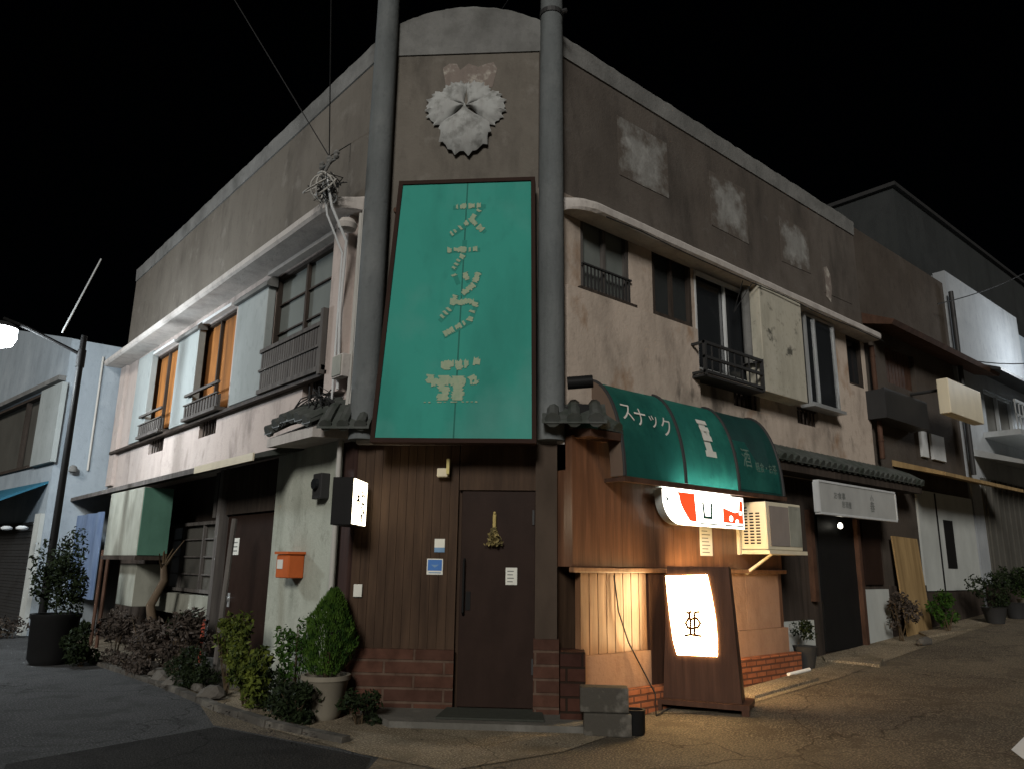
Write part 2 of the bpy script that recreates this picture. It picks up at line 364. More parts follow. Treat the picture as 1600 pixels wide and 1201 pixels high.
# ------------------------------------------------------------------ the ground
def asphalt(name, c, d, sc):
    m, nt, b = newmat(name)
    k = mix(nt, noise(nt, sc, (1, 1, 1), 8, .35, .7), c, d)
    k = mix(nt, mul(nt, noise(nt, 60, (1, 1, 1), 4, .5, .68), .85), k, tuple(x * 2.4 for x in c)); k = mix(nt, mul(nt, noise(nt, 45, (1, 1, 1), 4, .52, .7), .8), k, tuple(x * .35 for x in c))
    nt.links.new(k, b.inputs['Base Color']); b.inputs['Roughness'].default_value = .85
    # fine grit, cracks and darker oily blotches
    l = b.inputs['Base Color'].links[0].from_socket
    tc = nt.nodes.new('ShaderNodeTexCoord'); dn = nt.nodes.new('ShaderNodeTexNoise'); dn.inputs['Scale'].default_value = 2.5; nt.links.new(tc.outputs['Object'], dn.inputs[0])
    va = nt.nodes.new('ShaderNodeVectorMath'); va.operation = 'MULTIPLY_ADD'; nt.links.new(dn.outputs['Color'], va.inputs[0]); va.inputs[1].default_value = (.5, .5, .5); nt.links.new(tc.outputs['Object'], va.inputs[2])
    v = nt.nodes.new('ShaderNodeTexVoronoi'); v.feature = 'DISTANCE_TO_EDGE'; v.inputs['Scale'].default_value = .42; nt.links.new(va.outputs[0], v.inputs['Vector'])
    mr = nt.nodes.new('ShaderNodeMapRange'); mr.inputs[1].default_value = 0; mr.inputs[2].default_value = .006; mr.inputs[3].default_value = .75; mr.inputs[4].default_value = 0; nt.links.new(v.outputs['Distance'], mr.inputs[0])
    k = mix(nt, mr.outputs[0], l, tuple(x * .25 for x in c)); k = mix(nt, mul(nt, noise(nt, 2.2, (1, 1, 1), 9, .52, .62), .55), k, tuple(x * .55 for x in c))
    nt.links.new(k, b.inputs['Base Color'])
    bump(nt, b, noise(nt, 60, (1, 1, 1), 6, 0, 1), 1, .035)
    return m
m_road = asphalt('tan worn asphalt with warm wash', (.175, .145, .105), (.085, .071, .054), .7)  # tan also carries the warm wash of the standing sign's light
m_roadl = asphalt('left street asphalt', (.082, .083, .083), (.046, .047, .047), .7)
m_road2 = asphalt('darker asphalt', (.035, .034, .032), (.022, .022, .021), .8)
m_pave = asphalt('worn concrete paving with warm wash', (.27, .225, .16), (.12, .10, .07), 1.3)  # brightened and warmed to carry the sign's light on the ground
m_slab = stucco('concrete step', (.10, .095, .083), (.07, .07, .06), (.22, .21, .19), sc=3)
def sheet(poly, dz, nx=1):
    mb = MB(); mb.add([(x, y, gz(x, y) + dz) for x, y in poly], [tuple(range(len(poly)))]); return mb
g = MB(); xs = [-400, -60, -10, 0, 3, 6.3, 9, 12, 16, 20, 30, 50, 120, 400]; ys = [-400, -60, -10, 0, 3, 6, 9, 14, 20, 30, 60, 400]
for i in range(len(xs) - 1):
    for j in range(len(ys) - 1):
        q = [(xs[i], ys[j]), (xs[i + 1], ys[j]), (xs[i + 1], ys[j + 1]), (xs[i], ys[j + 1])]
        g.add([(x, y, gz(x, y)) for x, y in q], [(0, 1, 2, 3)])
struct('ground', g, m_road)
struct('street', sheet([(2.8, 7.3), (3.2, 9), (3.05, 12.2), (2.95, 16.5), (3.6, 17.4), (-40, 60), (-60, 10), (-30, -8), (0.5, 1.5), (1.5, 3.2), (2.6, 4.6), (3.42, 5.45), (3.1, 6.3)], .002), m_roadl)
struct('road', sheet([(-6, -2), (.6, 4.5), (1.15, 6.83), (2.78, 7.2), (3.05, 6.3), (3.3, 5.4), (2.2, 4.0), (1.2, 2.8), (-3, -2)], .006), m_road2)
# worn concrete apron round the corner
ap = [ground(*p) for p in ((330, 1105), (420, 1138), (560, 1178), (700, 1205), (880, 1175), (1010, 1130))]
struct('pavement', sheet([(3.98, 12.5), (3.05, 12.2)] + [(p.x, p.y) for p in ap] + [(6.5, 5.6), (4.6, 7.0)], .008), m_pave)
mb = MB()
mb.add([(x, y, gz(x, y) + .008) for x, y in [(6.3, 5.35), (6.9, 4.75), (9.3, 4.7), (13, 4.9), (18, 5.1), (18, 5.62), (13, 5.62), (6.3, 5.62)]], [tuple(range(8))])
struct('pavement_edge', mb, m_pave)
# the kerb line of the left street
mb = MB()
kp = [Vector((2.92, 16.5, 0)), Vector((3.0, 12.2, 0)), Vector((3.12, 9.6, 0)), Vector((3.1, 8.0, 0)), Vector((3.17, 6.95, 0)), Vector((3.4, 5.95, 0))]
for a, b in zip(kp[:-1], kp[1:]):
    n = int((b - a).length / .6) + 1
    for k in range(n):
        p = a.lerp(b, (k + .02) / n); q = a.lerp(b, (k + .98) / n); d = (q - p).normalized(); s = Vector((-d.y, d.x, 0)) * .055
        h = .05 + rnd.random() * .012; z0 = Vector((0, 0, -.05)); z1 = Vector((0, 0, h))
        mb.hexa([p - s + z0, q - s + z0, q + s + z0, p + s + z0, p - s * .8 + z1, q - s * .8 + z1, q + s * .8 + z1, p + s * .8 + z1])
struct('kerb', mb, m_conc)
mb = MB()      # white line at the far right of the junction, thin seam line on the left
a = [ground(1580, 1172), ground(1602, 1150), ground(1640, 1165), ground(1610, 1195)]
mb.add([(p.x, p.y, gz(p.x, p.y) + .008) for p in a], [(0, 1, 2, 3)])
struct('road_marking', mb, m_white)
# ------------------------------------------------------------------ CORNER BUILDING
ZT = 7.72; XE = 13.1; YE = 17.35; ZC = 5.62
B = thing('corner_building', 'weathered brown and pink plaster corner building with chamfered front and two tall grey columns', 'building', (6, 7.5, 0))
def bld(name, mb, mat, par=None, **k): return obj(name, mb, mat, par or B, **k)
# windows and openings: rectangles on each face
Lr = lambda pts, o=0: LF.rect(pts, o)
Rr = lambda pts, o=0: RF.rect(pts, o)
LW1 = Lr([(439, 428), (538, 368), (533, 541), (413, 592)])
LW2 = Lr([(322, 494), (370, 470), (360, 612), (302, 642)])
LW3 = Lr([(250, 543), (281, 525), (268, 655), (228, 672)])
LV = [Lr([(474, 573), (525, 556), (525, 590), (474, 612)]), Lr([(313, 645), (340, 633), (339, 662), (312, 675)]), Lr([(234, 676), (257, 666), (257, 692), (233, 702)])]
RA = Rr([(906, 332), (981, 364), (985, 474), (908, 451)])
RB = Rr([(1018, 384), (1079, 412), (1081, 512), (1020, 490)])
RC = Rr([(1083, 413), (1168, 452), (1190, 600), (1090, 582)])
RE = Rr([(1254, 482), (1306, 506), (1312, 642), (1264, 622)])
RFw = Rr([(1320, 521), (1343, 532), (1352, 609), (1328, 598)])
RV = [Rr([(1146, 598), (1188, 612), (1188, 643), (1146, 632)]), Rr([(1245, 632), (1279, 643), (1279, 668), (1246, 660)])]
zt = 5.42
LW1 = (7.86, LW1[1], 3.62, 5.28); LW2 = (LW2[0], LW2[1], 3.62, 5.2); LW3 = (LW3[0], LW3[1], 3.62, 5.2); LV = [(v[0], v[1], v[3] - .42, v[3] - .0) for v in LV]
print('LW', LW1, LW2, LW3, LV); print('R', RA, RB, RC, RE, RFw, RV)
# walls
mb = MB(); mb.wall(LF, 7.0, YE, 2.72, ZC, -.22, 0, [LW1, LW2, LW3] + LV)
bld('wall', mb, m_pink)
mb = MB(); mb.wall(RF, 5.33, XE, 2.75, ZC, -.22, 0, [RA, RB, RC, RE, RFw] + RV)
bld('wall', mb, m_pinkr)
mb = MB(); mb.wall(LF, 7.0, YE, ZC, ZT - .3, -.22, .0); bld('parapet', mb, m_brown)
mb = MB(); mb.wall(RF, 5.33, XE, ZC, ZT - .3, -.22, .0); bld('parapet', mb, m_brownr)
mb = MB(); mb.wall(CF, CS0 - .02, CS1 + .02, 2.72, ZT - .2, -.2, 0.0); bld('chamfer_wall', mb, m_brown)
# parapet cap: rough lighter band, arched over the chamfer
def capline(F, s0, s1, arch=0, n=40, z0=ZT - .32, jit=.010):
    mb = MB(); top = []; 
    for k in range(n + 1):
        t = k / n; a = s0 + (s1 - s0) * t
        top.append((a, ZT + arch * math.sin(math.pi * t) ** .7 + rnd.uniform(-jit, jit)))
    for (a, za), (b, zb) in zip(top[:-1], top[1:]):
        mb.add([F.P(a, .018, z0), F.P(b, .018, z0), F.P(b, .03, zb - .06), F.P(a, .03, za - .06), F.P(b, -.02, zb), F.P(a, -.02, za), F.P(b, -.25, zb), F.P(a, -.25, za), F.P(a, -.25, z0), F.P(b, -.25, z0)],
               [(0, 1, 2, 3), (3, 2, 4, 5), (5, 4, 6, 7), (7, 6, 9, 8), (8, 9, 1, 0)])
    return mb
bld('parapet_cap', capline(LF, 7.1, YE, 0, 90), m_cap, smooth=True)
bld('parapet_cap', capline(RF, 5.4, XE, 0, 80), m_cap, smooth=True)
bld('parapet_cap', capline(CF, CS0, CS1, .36, 40, jit=.006), m_cap, smooth=True)
# roof slab and back walls
mb = MB(); mb.add([(XL + .1, 7.2, 7.1), (5.55, YR + .1, 7.1), (XE - .05, YR + .1, 7.1), (XE - .05, YE - .05, 7.1), (XL + .1, YE - .05, 7.1)], [(0, 1, 2, 3, 4)])
bld('roof', mb, m_conc, solid=False)
mb = MB(); mb.box(XE - .2, XE - .003, YR + .225, YE - .203, 0, ZT - .1); bld('wall', mb, m_brown); mb = MB(); mb.box(XL + .225, XE - .004, YE - .2, YE - .003, 0, ZT - .1); bld('wall', mb, m_brown)
# columns: grey square-ish round columns rising past the roof
for s, in ((CS0 + .08,), (CS1 - .02,)):
    mb = MB(); c = CF.P(s, .10, 0); mb.lathe(c, [(.150, 2.7), (.146, 4), (.138, 6), (.130, 7.9), (.129, 9.6)], 24)
    bld('column', mb, m_pillar, smooth=True)
mb = MB(); c = CF.P(CS1 + .02, .12, 0); mb.tube([c + Vector((-.05, -.16, 7.72)), c + Vector((.0, -.19, 7.75))], .03, 8); mb.tube([CF.P(CS1 - .02, .1, 7.78), CF.P(CS1 - .02, .1, 7.84)], .142, 20)
bld('column_band', mb, m_dkmetal)
# cornices
def cornice(F, s0, s1, z, o=.30, curl=1):
    mb = MB(); pr = [(0, z), (o, z), (o + .03, z + .03), (o + .035, z + .10), (o, z + .14), (0, z + .2)]
    n = 8; rr = .42; segs = []
    # rounded nose at the corner end (s0)
    for k in range(n + 1):
        t = k / n * math.pi / 2; segs.append((s0 + rr * (1 - math.sin(t)), 1 - (1 - math.sin(math.pi / 2 - t * 1)) * 0 , t))
    path = [(s0 + rr * (1 - math.sin(k / n * math.pi / 2)), math.cos(k / n * math.pi / 2)) for k in range(n, -1, -1)]
    # scale of protrusion grows from 0.15 at the end to 1
    path = [(a, max(.12, 1 - c_) if False else max(.12, math.sin(math.acos(min(1, max(0, 1 - (a - s0) / rr)))))) for a, c_ in path] + [(s0 + (s1 - s0) * (i / 24), 1) for i in range(2, 25) if s0 + (s1 - s0) * (i / 24) > s0 + rr]
    m = len(pr); vs = []; fs = []
    for a, f in path: vs += [F.P(a, oo * f, zz + rnd.uniform(-.004, .004)) for oo, zz in pr]
    for i in range(len(path) - 1):
        for j in range(m - 1): fs.append((i * m + j, i * m + j + 1, (i + 1) * m + j + 1, (i + 1) * m + j))
    fs += [tuple(range(m)), tuple(range((len(path) - 1) * m, len(path) * m))]
    mb.add(vs, fs); return mb
bld('cornice', cornice(LF, 7.25, YE + .15, 5.42, .36), m_cornice)
bld('cornice', cornice(RF, 5.55, XE + .05, 5.36, .26), m_cornice)

# ---- windows
def window(F, r, frame, pane, o=-.1, nv=1, nh=0, fw=.045, fd=.06, label=None, inner=None, lab2=None):
    s0, s1, z0, z1 = r; mb = MB()
    mb.fb(F, s0, s0 + fw, o, o + fd, z0, z1); mb.fb(F, s1 - fw, s1, o, o + fd, z0, z1)
    mb.fb(F, s0 + fw, s1 - fw, o, o + fd, z0, z0 + fw); mb.fb(F, s0 + fw, s1 - fw, o, o + fd, z1 - fw, z1)
    for k in range(nv):
        a = s0 + (s1 - s0) * (k + 1) / (nv + 1); mb.fb(F, a - fw * .5, a + fw * .5, o + .002, o + fd * .8, z0 + fw, z1 - fw)
    for k in range(nh):
        b = z0 + (z1 - z0) * (k + 1) / (nh + 1); mb.fb(F, s0 + fw, s1 - fw, o + .001, o + fd * .5, b - .01, b + .01)
    f = bld('window', mb, frame, label=label)
    p = MB(); p.fb(F, s0 + .01, s1 - .01, o - .02, o - .004, z0 + .01, z1 - .01); obj('pane', p, pane, f)
    return f
def railing(F, s0, s1, z0, z1, o0, o1, mat, par, n=8, slat=False, mid=()):
    mb = MB(); r = .018
    for z in (z0, z1) + tuple(mid): mb.fb(F, s0, s1, o1 - r, o1 + r, z - r, z + r)
    for a in (s0 + r, s1 - r):
        mb.fb(F, a - r, a + r, o1 - r * 1.1, o1 + r * 1.1, z0 - .05, z1 + .02)
        for z in (z0, z1): mb.fb(F, a - r, a + r, o0, o1 - r, z - r * .9, z + r * .9)
    for k in range(n):
        a = s0 + (s1 - s0) * (k + 1) / (n + 1); mb.fb(F, a - .008, a + .008, o1 - .006, o1 + .008, z0, z1)
    mb.fb(F, s0, s1, o0, o1, z0 - .06, z0 - .03)
    return obj('railing', mb, mat, par)
# left face
w1 = window(LF, LW1, m_dwood, m_frost, -.08, 1, 3, .05)
mb = MB(); s0, s1 = LW1[0] - .04, LW1[1] + .02
mb.fb(LF, s0, s1, .005, .14, 3.60, 3.66); mb.fb(LF, s0, s0 + .07, .005, .16, 3.55, 4.35); mb.fb(LF, s0 + .07, s1, .10, .14, 4.16, 4.21); mb.fb(LF, s0 + .07, s1, .10, .14, 3.9, 3.93); mb.fb(LF, s0 + .07, s1, .06, .075, 3.66, 4.12)
for k in range(26): a = s0 + .08 + (s1 - s0 - .1) * k / 26; mb.fb(LF, a, a + .05, .105, .12, 3.66, 4.15)
obj('railing', mb, m_gwood, w1)
for r_ in (LW2, LW3):
    wn = window(LF, r_, m_dwood, m_curt, -.08, 1, 0, .04, label='window with orange brown curtain')
    mb = MB(); s0, s1 = r_[0] - .0, r_[1] + .03
    mb.fb(LF, s0, s1, .02, .19, 3.60, 3.65); mb.fb(LF, s0, s1, .14, .18, 4.0, 4.04); mb.fb(LF, s0, s1, .14, .18, 3.85, 3.87); 
    for k in range(12): a = s0 + (s1 - s0) * (k + .2) / 12; mb.fb(LF, a, a + .06, .15, .165, 3.65, 3.84)
    mb.fb(LF, s0, s1, .11, .13, 3.65, 3.84)
    obj('railing', mb, m_gwood, wn)
    mb = MB(); mb.fb(LF, s0, s1, 0, .10, r_[3] + .01, r_[3] + .06); obj('lintel', mb, m_aluw, wn)
mb = MB(); mb.fb(LF, LW1[0] - .05, LW1[1] + .05, 0, .12, LW1[3] + .01, LW1[3] + .06); obj('lintel', mb, m_cornice, w1)
# shutter boxes of the left face
def shutter_box(F, pts, o, mat, label, hood=True, z=None):
    s0, s1, z0, z1 = F.rect(pts, o)
    if z: z0, z1 = z
    mb = MB(); mb.fb(F, s0, s1, 0, o, z0, z1); b_ = bevel(bld('shutter_box', mb, mat, label=label), .008)
    if hood:
        mb = MB(); mb.prof(F, [(0, z1 + .002), (o + .05, z1 + .002), (o + .05, z1 + .05), (o - .02, z1 + .14), (0, z1 + .16)], s0 - .05, s1 + .05); obj('hood', mb, m_cap, b_)
    return s0, s1, z0, z1
sb = []
sb.append(shutter_box(LF, [(372, 469), (417, 457), (409, 594), (360, 612)], .11, m_shut, 'pale blue grey shutter box beside the large frosted window', True, (3.6, 5.12)))
sb.append(shutter_box(LF, [(280, 512), (312, 500), (300, 641), (268, 653)], .11, m_shut, 'middle pale blue grey shutter box between the curtained windows', True, (3.6, 5.12)))
sb.append(shutter_box(LF, [(218, 557), (239, 541), (225, 670), (202, 682)], .11, m_shut, 'narrow pale shutter box at the far left end', False, (3.6, 5.3)))
mb = MB(); mb.fb(LF, LW1[0] - .1, YE - .1, 0, .10, 3.545, 3.595); bld('sill_ledge', mb, m_dwood)
def vent(F, r, n=6):
    s0, s1, z0, z1 = r; mb = MB(); mb.fb(F, s0 + .003, s1 - .003, -.2, -.17, z0 + .003, z1 - .003)
    for k in range(n): a = s0 + (s1 - s0) * (k + .5) / n; mb.fb(F, a - .009, a + .009, -.06, -.04, z0 + .002, z1 - .002)
    mb.fb(F, s0 + .003, s1 - .003, -.065, -.035, z1 - .03, z1 - .003); bld('vent', mb, m_dwood)
for r_ in LV: vent(LF, r_)
for r_ in RV: vent(RF, r_)
mb = MB(); mb.fb(LF, 7.45, 7.8, 0, .10, 3.3, 5.41); bld('pilaster', mb, m_pink); mb = MB(); mb.fb(LF, 16.95, YE + .01, 0, .06, 2.9, 5.41)
bld('pilaster', mb, m_pink)
# right face
window(RF, RA, m_gwood, m_frost, -.07, 1, 0, .05)
mb = MB(); mb.fb(RF, RA[0], RA[1], .01, .04, RA[2] + .28, RA[2] + .30)
for k in range(14): a = RA[0] + (RA[1] - RA[0]) * (k + .5) / 14; mb.fb(RF, a - .006, a + .006, .012, .03, RA[2], RA[2] + .28)
bld('window_grille', mb, m_dkmetal)
mb = MB(); mb.fb(RF, RA[0] - .05, RA[1] + .06, 0, .05, RA[3] + .005, RA[3] + .09); mb.fb(RF, RA[0] - .05, RA[1] + .08, 0, .05, RA[2] - .05, RA[2] - .005); bld('window_trim', mb, m_dwood)
window(RF, RB, m_dwood, plain('dark shutter board', (.03, .033, .033), .6), -.06, 1, 0, .05, label='closed dark shutters')
wc = window(RF, RC, m_aluw, m_glass, -.04, 1, 0, .032, .05)
mb = MB(); mb.fb(RF, RC[0] - .02, RC[1] + .02, 0, .07, RC[3] - .03, RC[3] + .05); mb.fb(RF, RC[0], RC[1], .0, .045, RC[3] - .14, RC[3] - .09); obj('lintel', mb, m_aluw, wc)
ra = RF.rect([(1100, 532), (1193, 567), (1192, 605), (1100, 580)], .28)
railing(RF, ra[0], ra[1], ra[2], ra[3], 0, .28, m_dkmetal, wc, 7, mid=((ra[2] + ra[3]) / 2,))
s0, s1, z0, z1 = RF.rect([(1189, 443), (1251, 470), (1266, 630), (1196, 609)], .30)
print('shR', s0, s1, z0, z1)
mb = MB(); mb.fb(RF, s0, s1, 0, .28, z0, z1 - .01); sbx = bevel(bld('shutter_box', mb, m_shutr, label='mouldy cream shutter box'), .01)
mb = MB(); mb.tube([RF.P(s0 - .07, .1, z0 + .4), RF.P(s0 - .07, .1, z1)], .06, 12); obj('drain_pipe', mb, m_cap, sbx)
e = RF.rect([(1256, 488), (1301, 507), (1315, 645), (1268, 628)], .15)
we = MB(); fw = .038
s0, s1, z0, z1 = e
for (a, b_, c, d) in ((s0, s0 + fw, z0, z1), (s1 - fw, s1, z0, z1), (s0 + fw, s1 - fw, z0, z0 + fw), (s0 + fw, s1 - fw, z1 - fw, z1), ((s0 + s1) / 2 - .2, (s0 + s1) / 2 - .16, z0 + fw, z1 - fw)): we.fb(RF, a, b_, .115, .155, c, d)
we.fb(RF, s0 - .03, s1 + .05, .0, .22, z0 - .05, z0 - .002)
wo = bld('window', we, m_alu); mb = MB(); mb.fb(RF, s0 + .02, s1 - .02, .12, .13, z0 + .02, z1 - .02); obj('pane', mb, m_glass, wo); mb = MB(); mb.fb(RF, s0 + .005, s1 - .005, .002, .114, z0, z1); obj('casing', mb, m_dkmetal, wo)
window(RF, RFw, m_dwood, m_glass, -.07, 0, 0, .04)
# pushed out lower wall under the first window
bp = RF.rect([(905, 455), (1095, 512), (1095, 600), (905, 590)], .12)
mb = MB(); mb.wall(RF, 5.6, bp[1], 2.8, 0.02 + RF.px(950, 466, .12)[1], .001, .09); bld('wall', mb, m_pinkr)
# faded square reliefs on the right parapet
for pts in ([(965, 178), (1045, 225), (1045, 308), (968, 275)], [(1108, 262), (1165, 295), (1172, 378), (1115, 355)], [(1218, 335), (1262, 362), (1270, 432), (1224, 408)], [(1282, 372), (1322, 395), (1336, 478), (1290, 458)]):
    r_ = RF.rect(pts, .02); mb = MB(); n = 6
    a0, a1, b0, b1 = r_
    P_ = [(a0 + rnd.uniform(-.03, .03), b0), (a1, b0 + rnd.uniform(-.04, .04)), (a1 + rnd.uniform(-.03, .03), b1), (a0, b1 + rnd.uniform(-.04, .04))]
    mb.fpoly(RF, P_, .0005, .007); bld('relief_panel', mb, m_patch if pts[0][0] < 1280 else m_brownr)
# white stain lump near the right cornice
mb = MB(); q = RF.px(1293, 437, .1); q = RF.px(1293, 440, 0); mb.fpoly(RF, [(q[0] + a, q[1] + b_) for a, b_ in ((-.1, -.3), (.05, -.36), (.12, -.1), (.1, .15), (.0, .27), (-.12, .22), (-.09, 0))], .0005, .008); bld('paint_patch', mb, m_embf)
# emblem: a plaster flower of five ruffled petals
ec = CF.px(727, 163, .06)
def petal(mb, ang, L, W, o0, dome):
    N, K = 22, 8; vs = []; idx = {}
    for i in range(K + 1):
        t = i / K
        for j in range(N + 1):
            f = j / N * 2 - 1
            wid = W * math.sin(min(1, t * 1.15 + .08) * math.pi * .5) ** .8
            rr = t * L * (1 - (.42 if L > .55 else .16) * f * f) * (1 + (.09 * abs(math.sin(j * .75 + ang)) + .05 * math.sin(j * 3.9 + ang)) * t ** 3)
            a = ang + f * wid
            h = dome * 1.3 * (math.sin(min(1, t) ** .8 * math.pi * .74 + .35) * (1 - abs(f) ** 4)) + (.010 * math.sin(j * 1.5 + ang)) * max(0, t - .72) / .28
            if i == K or abs(f) > .99: h = 0
            idx[i, j] = len(vs)
            vs.append(CF.P(ec[0] + rr * math.cos(a), .004 + o0 + max(0, h), ec[1] + rr * math.sin(a)))
    fs = [(idx[i, j], idx[i, j + 1], idx[i + 1, j + 1], idx[i + 1, j]) for i in range(K) for j in range(N)]
    mb.add(vs, fs)
mb = MB()
for ang, L, W, o0, dm in ((R(50), .35, R(40), .0, .04), (R(130), .35, R(40), .004, .04), (R(-6), .44, R(38), .022, .05), (R(186), .44, R(38), .026, .05), (R(-90), .60, R(50), .05, .085)):
    petal(mb, ang, L, W, o0, dm)
bld('emblem', mb, m_emb, smooth=True, solid=False)
mb = MB(); r_ = CF.rect([(693, 104), (778, 100), (778, 132), (693, 132)], .0)
pts = [(r_[0] + (r_[1] - r_[0]) * t + rnd.uniform(-.02, .02), r_[3] + rnd.uniform(-.07, .03)) for t in [i / 9 for i in range(10)]]
mb.fpoly(CF, [(r_[0] + .04, r_[2] - .05), (r_[1] - .06, r_[2] - .05)] + pts[::-1], .001, .004); bld('paint_patch', mb, m_embf)

# ---- ground floor, chamfer: panelled wall, door
dz0 = .09
dl, dr = CF.px(713, 1000)[0], CF.px(835, 1000)[0]
mb = MB(); mb.fb(CF, CS0, CS1, -.12, -.06, 0, 2.72); 
n = 12; a0 = CS0 + .02; a1 = dl - .02
for k in range(n): mb.fb(CF, a0 + (a1 - a0) * k / n, a0 + (a1 - a0) * (k + 1) / n - .003, -.06, 0, .62, 2.72)
mb.fb(CF, dl - .014, dr + .02, -.06, 0.0, 2.2, 2.72); bld('panelling', mb, m_panel)
mb = MB(); mb.fb(CF, dl + .015, dr, -.055, -.02, dz0, 2.19); dr_ = bevel(bld('door', mb, m_door, label='dark brown entrance door of the snack bar'), .005)
hx = CF.px(731, 900)[0]
mb = MB(); mb.tube([CF.P(hx - .04, -.02, 1.5), CF.P(hx - .04, .035, 1.47), CF.P(hx - .04, .035, .98), CF.P(hx - .04, -.02, .95)], .012, 8); mb.fb(CF, hx - .02, hx + .03, -.02, -.012, 1.0, 1.18); obj('handle', mb, m_black, dr_)
mb = MB(); mb.fb(CF, dr - .03, dr - .01, -.02, -.005, 1.85, 2.0); mb.fb(CF, dr - .03, dr - .01, -.02, -.005, .4, .55); obj('hinge', mb, m_dkmetal, dr_)
mb = MB(); mb.fb(CF, CS0 - .06, dl - .015, 0.002, .05, 0, .62); bld('brick_base', mb, m_brickd)
mb = MB(); mb.fb(CF, CS0 + .02, CS1 + .2, .02, .12, 2.665, 2.70); bld('eave_strip', mb, m_cornice)
# brown post right of the door with its brick foot and stepped base
pl, pr_ = CF.px(836, 900, .1)[0], CF.px(872, 900, .1)[0]
pr_ = pr_ - .0; mb = MB(); mb.fb(CF, pl, pr_ - .01, -.1, .12, .75, 2.78); bld('door_post', mb, plain('brown painted post', (.065, .048, .036), .7, var=.6, sc=3))
mb = MB(); mb.fb(CF, pl - .01, pr_ + .01, -.1, .16, 0, .75); bld('brick_base', mb, m_brickd)
q0, q1 = CF.px(870, 1060, .35)[0], CF.px(905, 1060, .35)[0]
mb = MB(); mb.fb(CF, q0 + .03, q1 + .06, .0, .34, 0, .66); bevel(bld('brick_pedestal', mb, brick('black red brick', (.06, .026, .018), (.04, .018, .014), (.02, .014, .01), bw=.3, bh=.13)), .01)
# step and mat
mb = MB(); mb.fpoly(CF, [(0, 0)] * 3, 0, 0) if False else None
st = MB(); P = CF.P
st.hexa([P(-2.05, 0.0, -.02), P(.35, 0.0, -.02), P(.3, .62, -.02), P(-1.6, .62, -.02), P(-2.05, 0, dz0 - .01), P(.35, 0, dz0 - .01), P(.3, .6, dz0 - .03), P(-1.6, .6, dz0 - .03)])
bld('door_step', st, m_slab)
# left corner: dark brown return panel
mb = MB(); y8 = LF.px(527, 850)[0]
mb.fb(LF, 7.12, y8, -.1, .0, 0, 2.72); 
bld('panelling', mb, wood('dark purple brown board', (.06, .035, .03), (.025, .015, .013), .6))
# plaster wall, door, window, boards of the left ground floor
y9 = LF.px(428, 850)[0]; yd0 = LF.px(420, 860)[0]; yd1 = LF.px(343, 880)[0]
mb = MB(); mb.fb(LF, y8 + .002, y9, -.12, .03, 0, 2.75); bld('wall', mb, m_greyw)
mb = MB(); mb.fb(LF, y9 + .002, YE - .2, -.4, -.28, 0, 2.75); bld('wall', mb, m_dwood)
mb = MB(); mb.fb(LF, yd0 + .03, yd1 - .02, -.12, -.06, .2, 2.05); d2 = bld('door', mb, m_door, label='dark door behind the planting')
mb = MB(); q = LF.px(356, 935, -.06); mb.tube([LF.P(q[0] - .04, -.06, q[1]), LF.P(q[0] - .04, .0, q[1])], .03, 12); mb.fb(LF, q[0] - .07, q[0] - .01, -.06, -.05, q[1] - .1, q[1] + .08); obj('handle', mb, m_alu, d2)
mb = MB(); mb.fb(LF, yd0 + .01, yd1, -.14, .06, -.0, .19); mb.fb(LF, yd0, yd1, .06, .4, 0, .12); bld('door_step', mb, m_slab)
mb = MB(); mb.fb(LF, yd0 + .0, yd1 + .0, -.14, -.02, 2.07, 2.75); bld('panelling', mb, m_dwood)
mb = MB(); mb.fb(LF, yd1 + .02, yd1 + .14, -.12, .06, 0, 2.7); bld('post', mb, m_gwood); mb = MB(); mb.fb(LF, yd1 + .4, yd1 + .52, -.12, -.02, 2.05, 2.7); bld('post', mb, m_gwood)
yw0, yw1 = yd1 + .16, LF.px(243, 860)[0]
lw = (yw0, yw1, .98, 2.02)
f = window(LF, lw, m_gwood, m_frostd, -.16, 2, 3, .05)
mb = MB(); mb.fb(LF, yw0, yw1 + .1, -.14, .0, .66, .95); bld('sill_panel', mb, m_ivory)
mb = MB(); mb.fb(LF, yd1 + .145, yd1 + .45, -.1, .0, 0, .65); bld('skirting_board', mb, m_red)
mb = MB(); mb.fb(LF, yw1 + .02, YE - .25, -.2, -.05, 0, 2.4); bld('panelling', mb, m_dwood)
# eave over the left ground floor
ez = 2.68
mb = MB(); s0, s1 = LF.px(415, 705, .5)[0], YE + .1
mb.prof(LF, [(0, ez + .06), (.62, ez - .10), (.62, ez - .05), (0, ez + .16)], s0, s1); bld('lower_roof', mb, m_tile)
mb = MB(); mb.fb(LF, s0, LF.px(310, 722, .6)[0], .625, .645, ez - .13, ez - .04); bld('fascia', mb, m_cream)
mb = MB(); mb.fb(LF, LF.px(310, 722, .6)[0] + .01, s1, .625, .64, ez - .12, ez - .05); bld('fascia', mb, m_gwood)
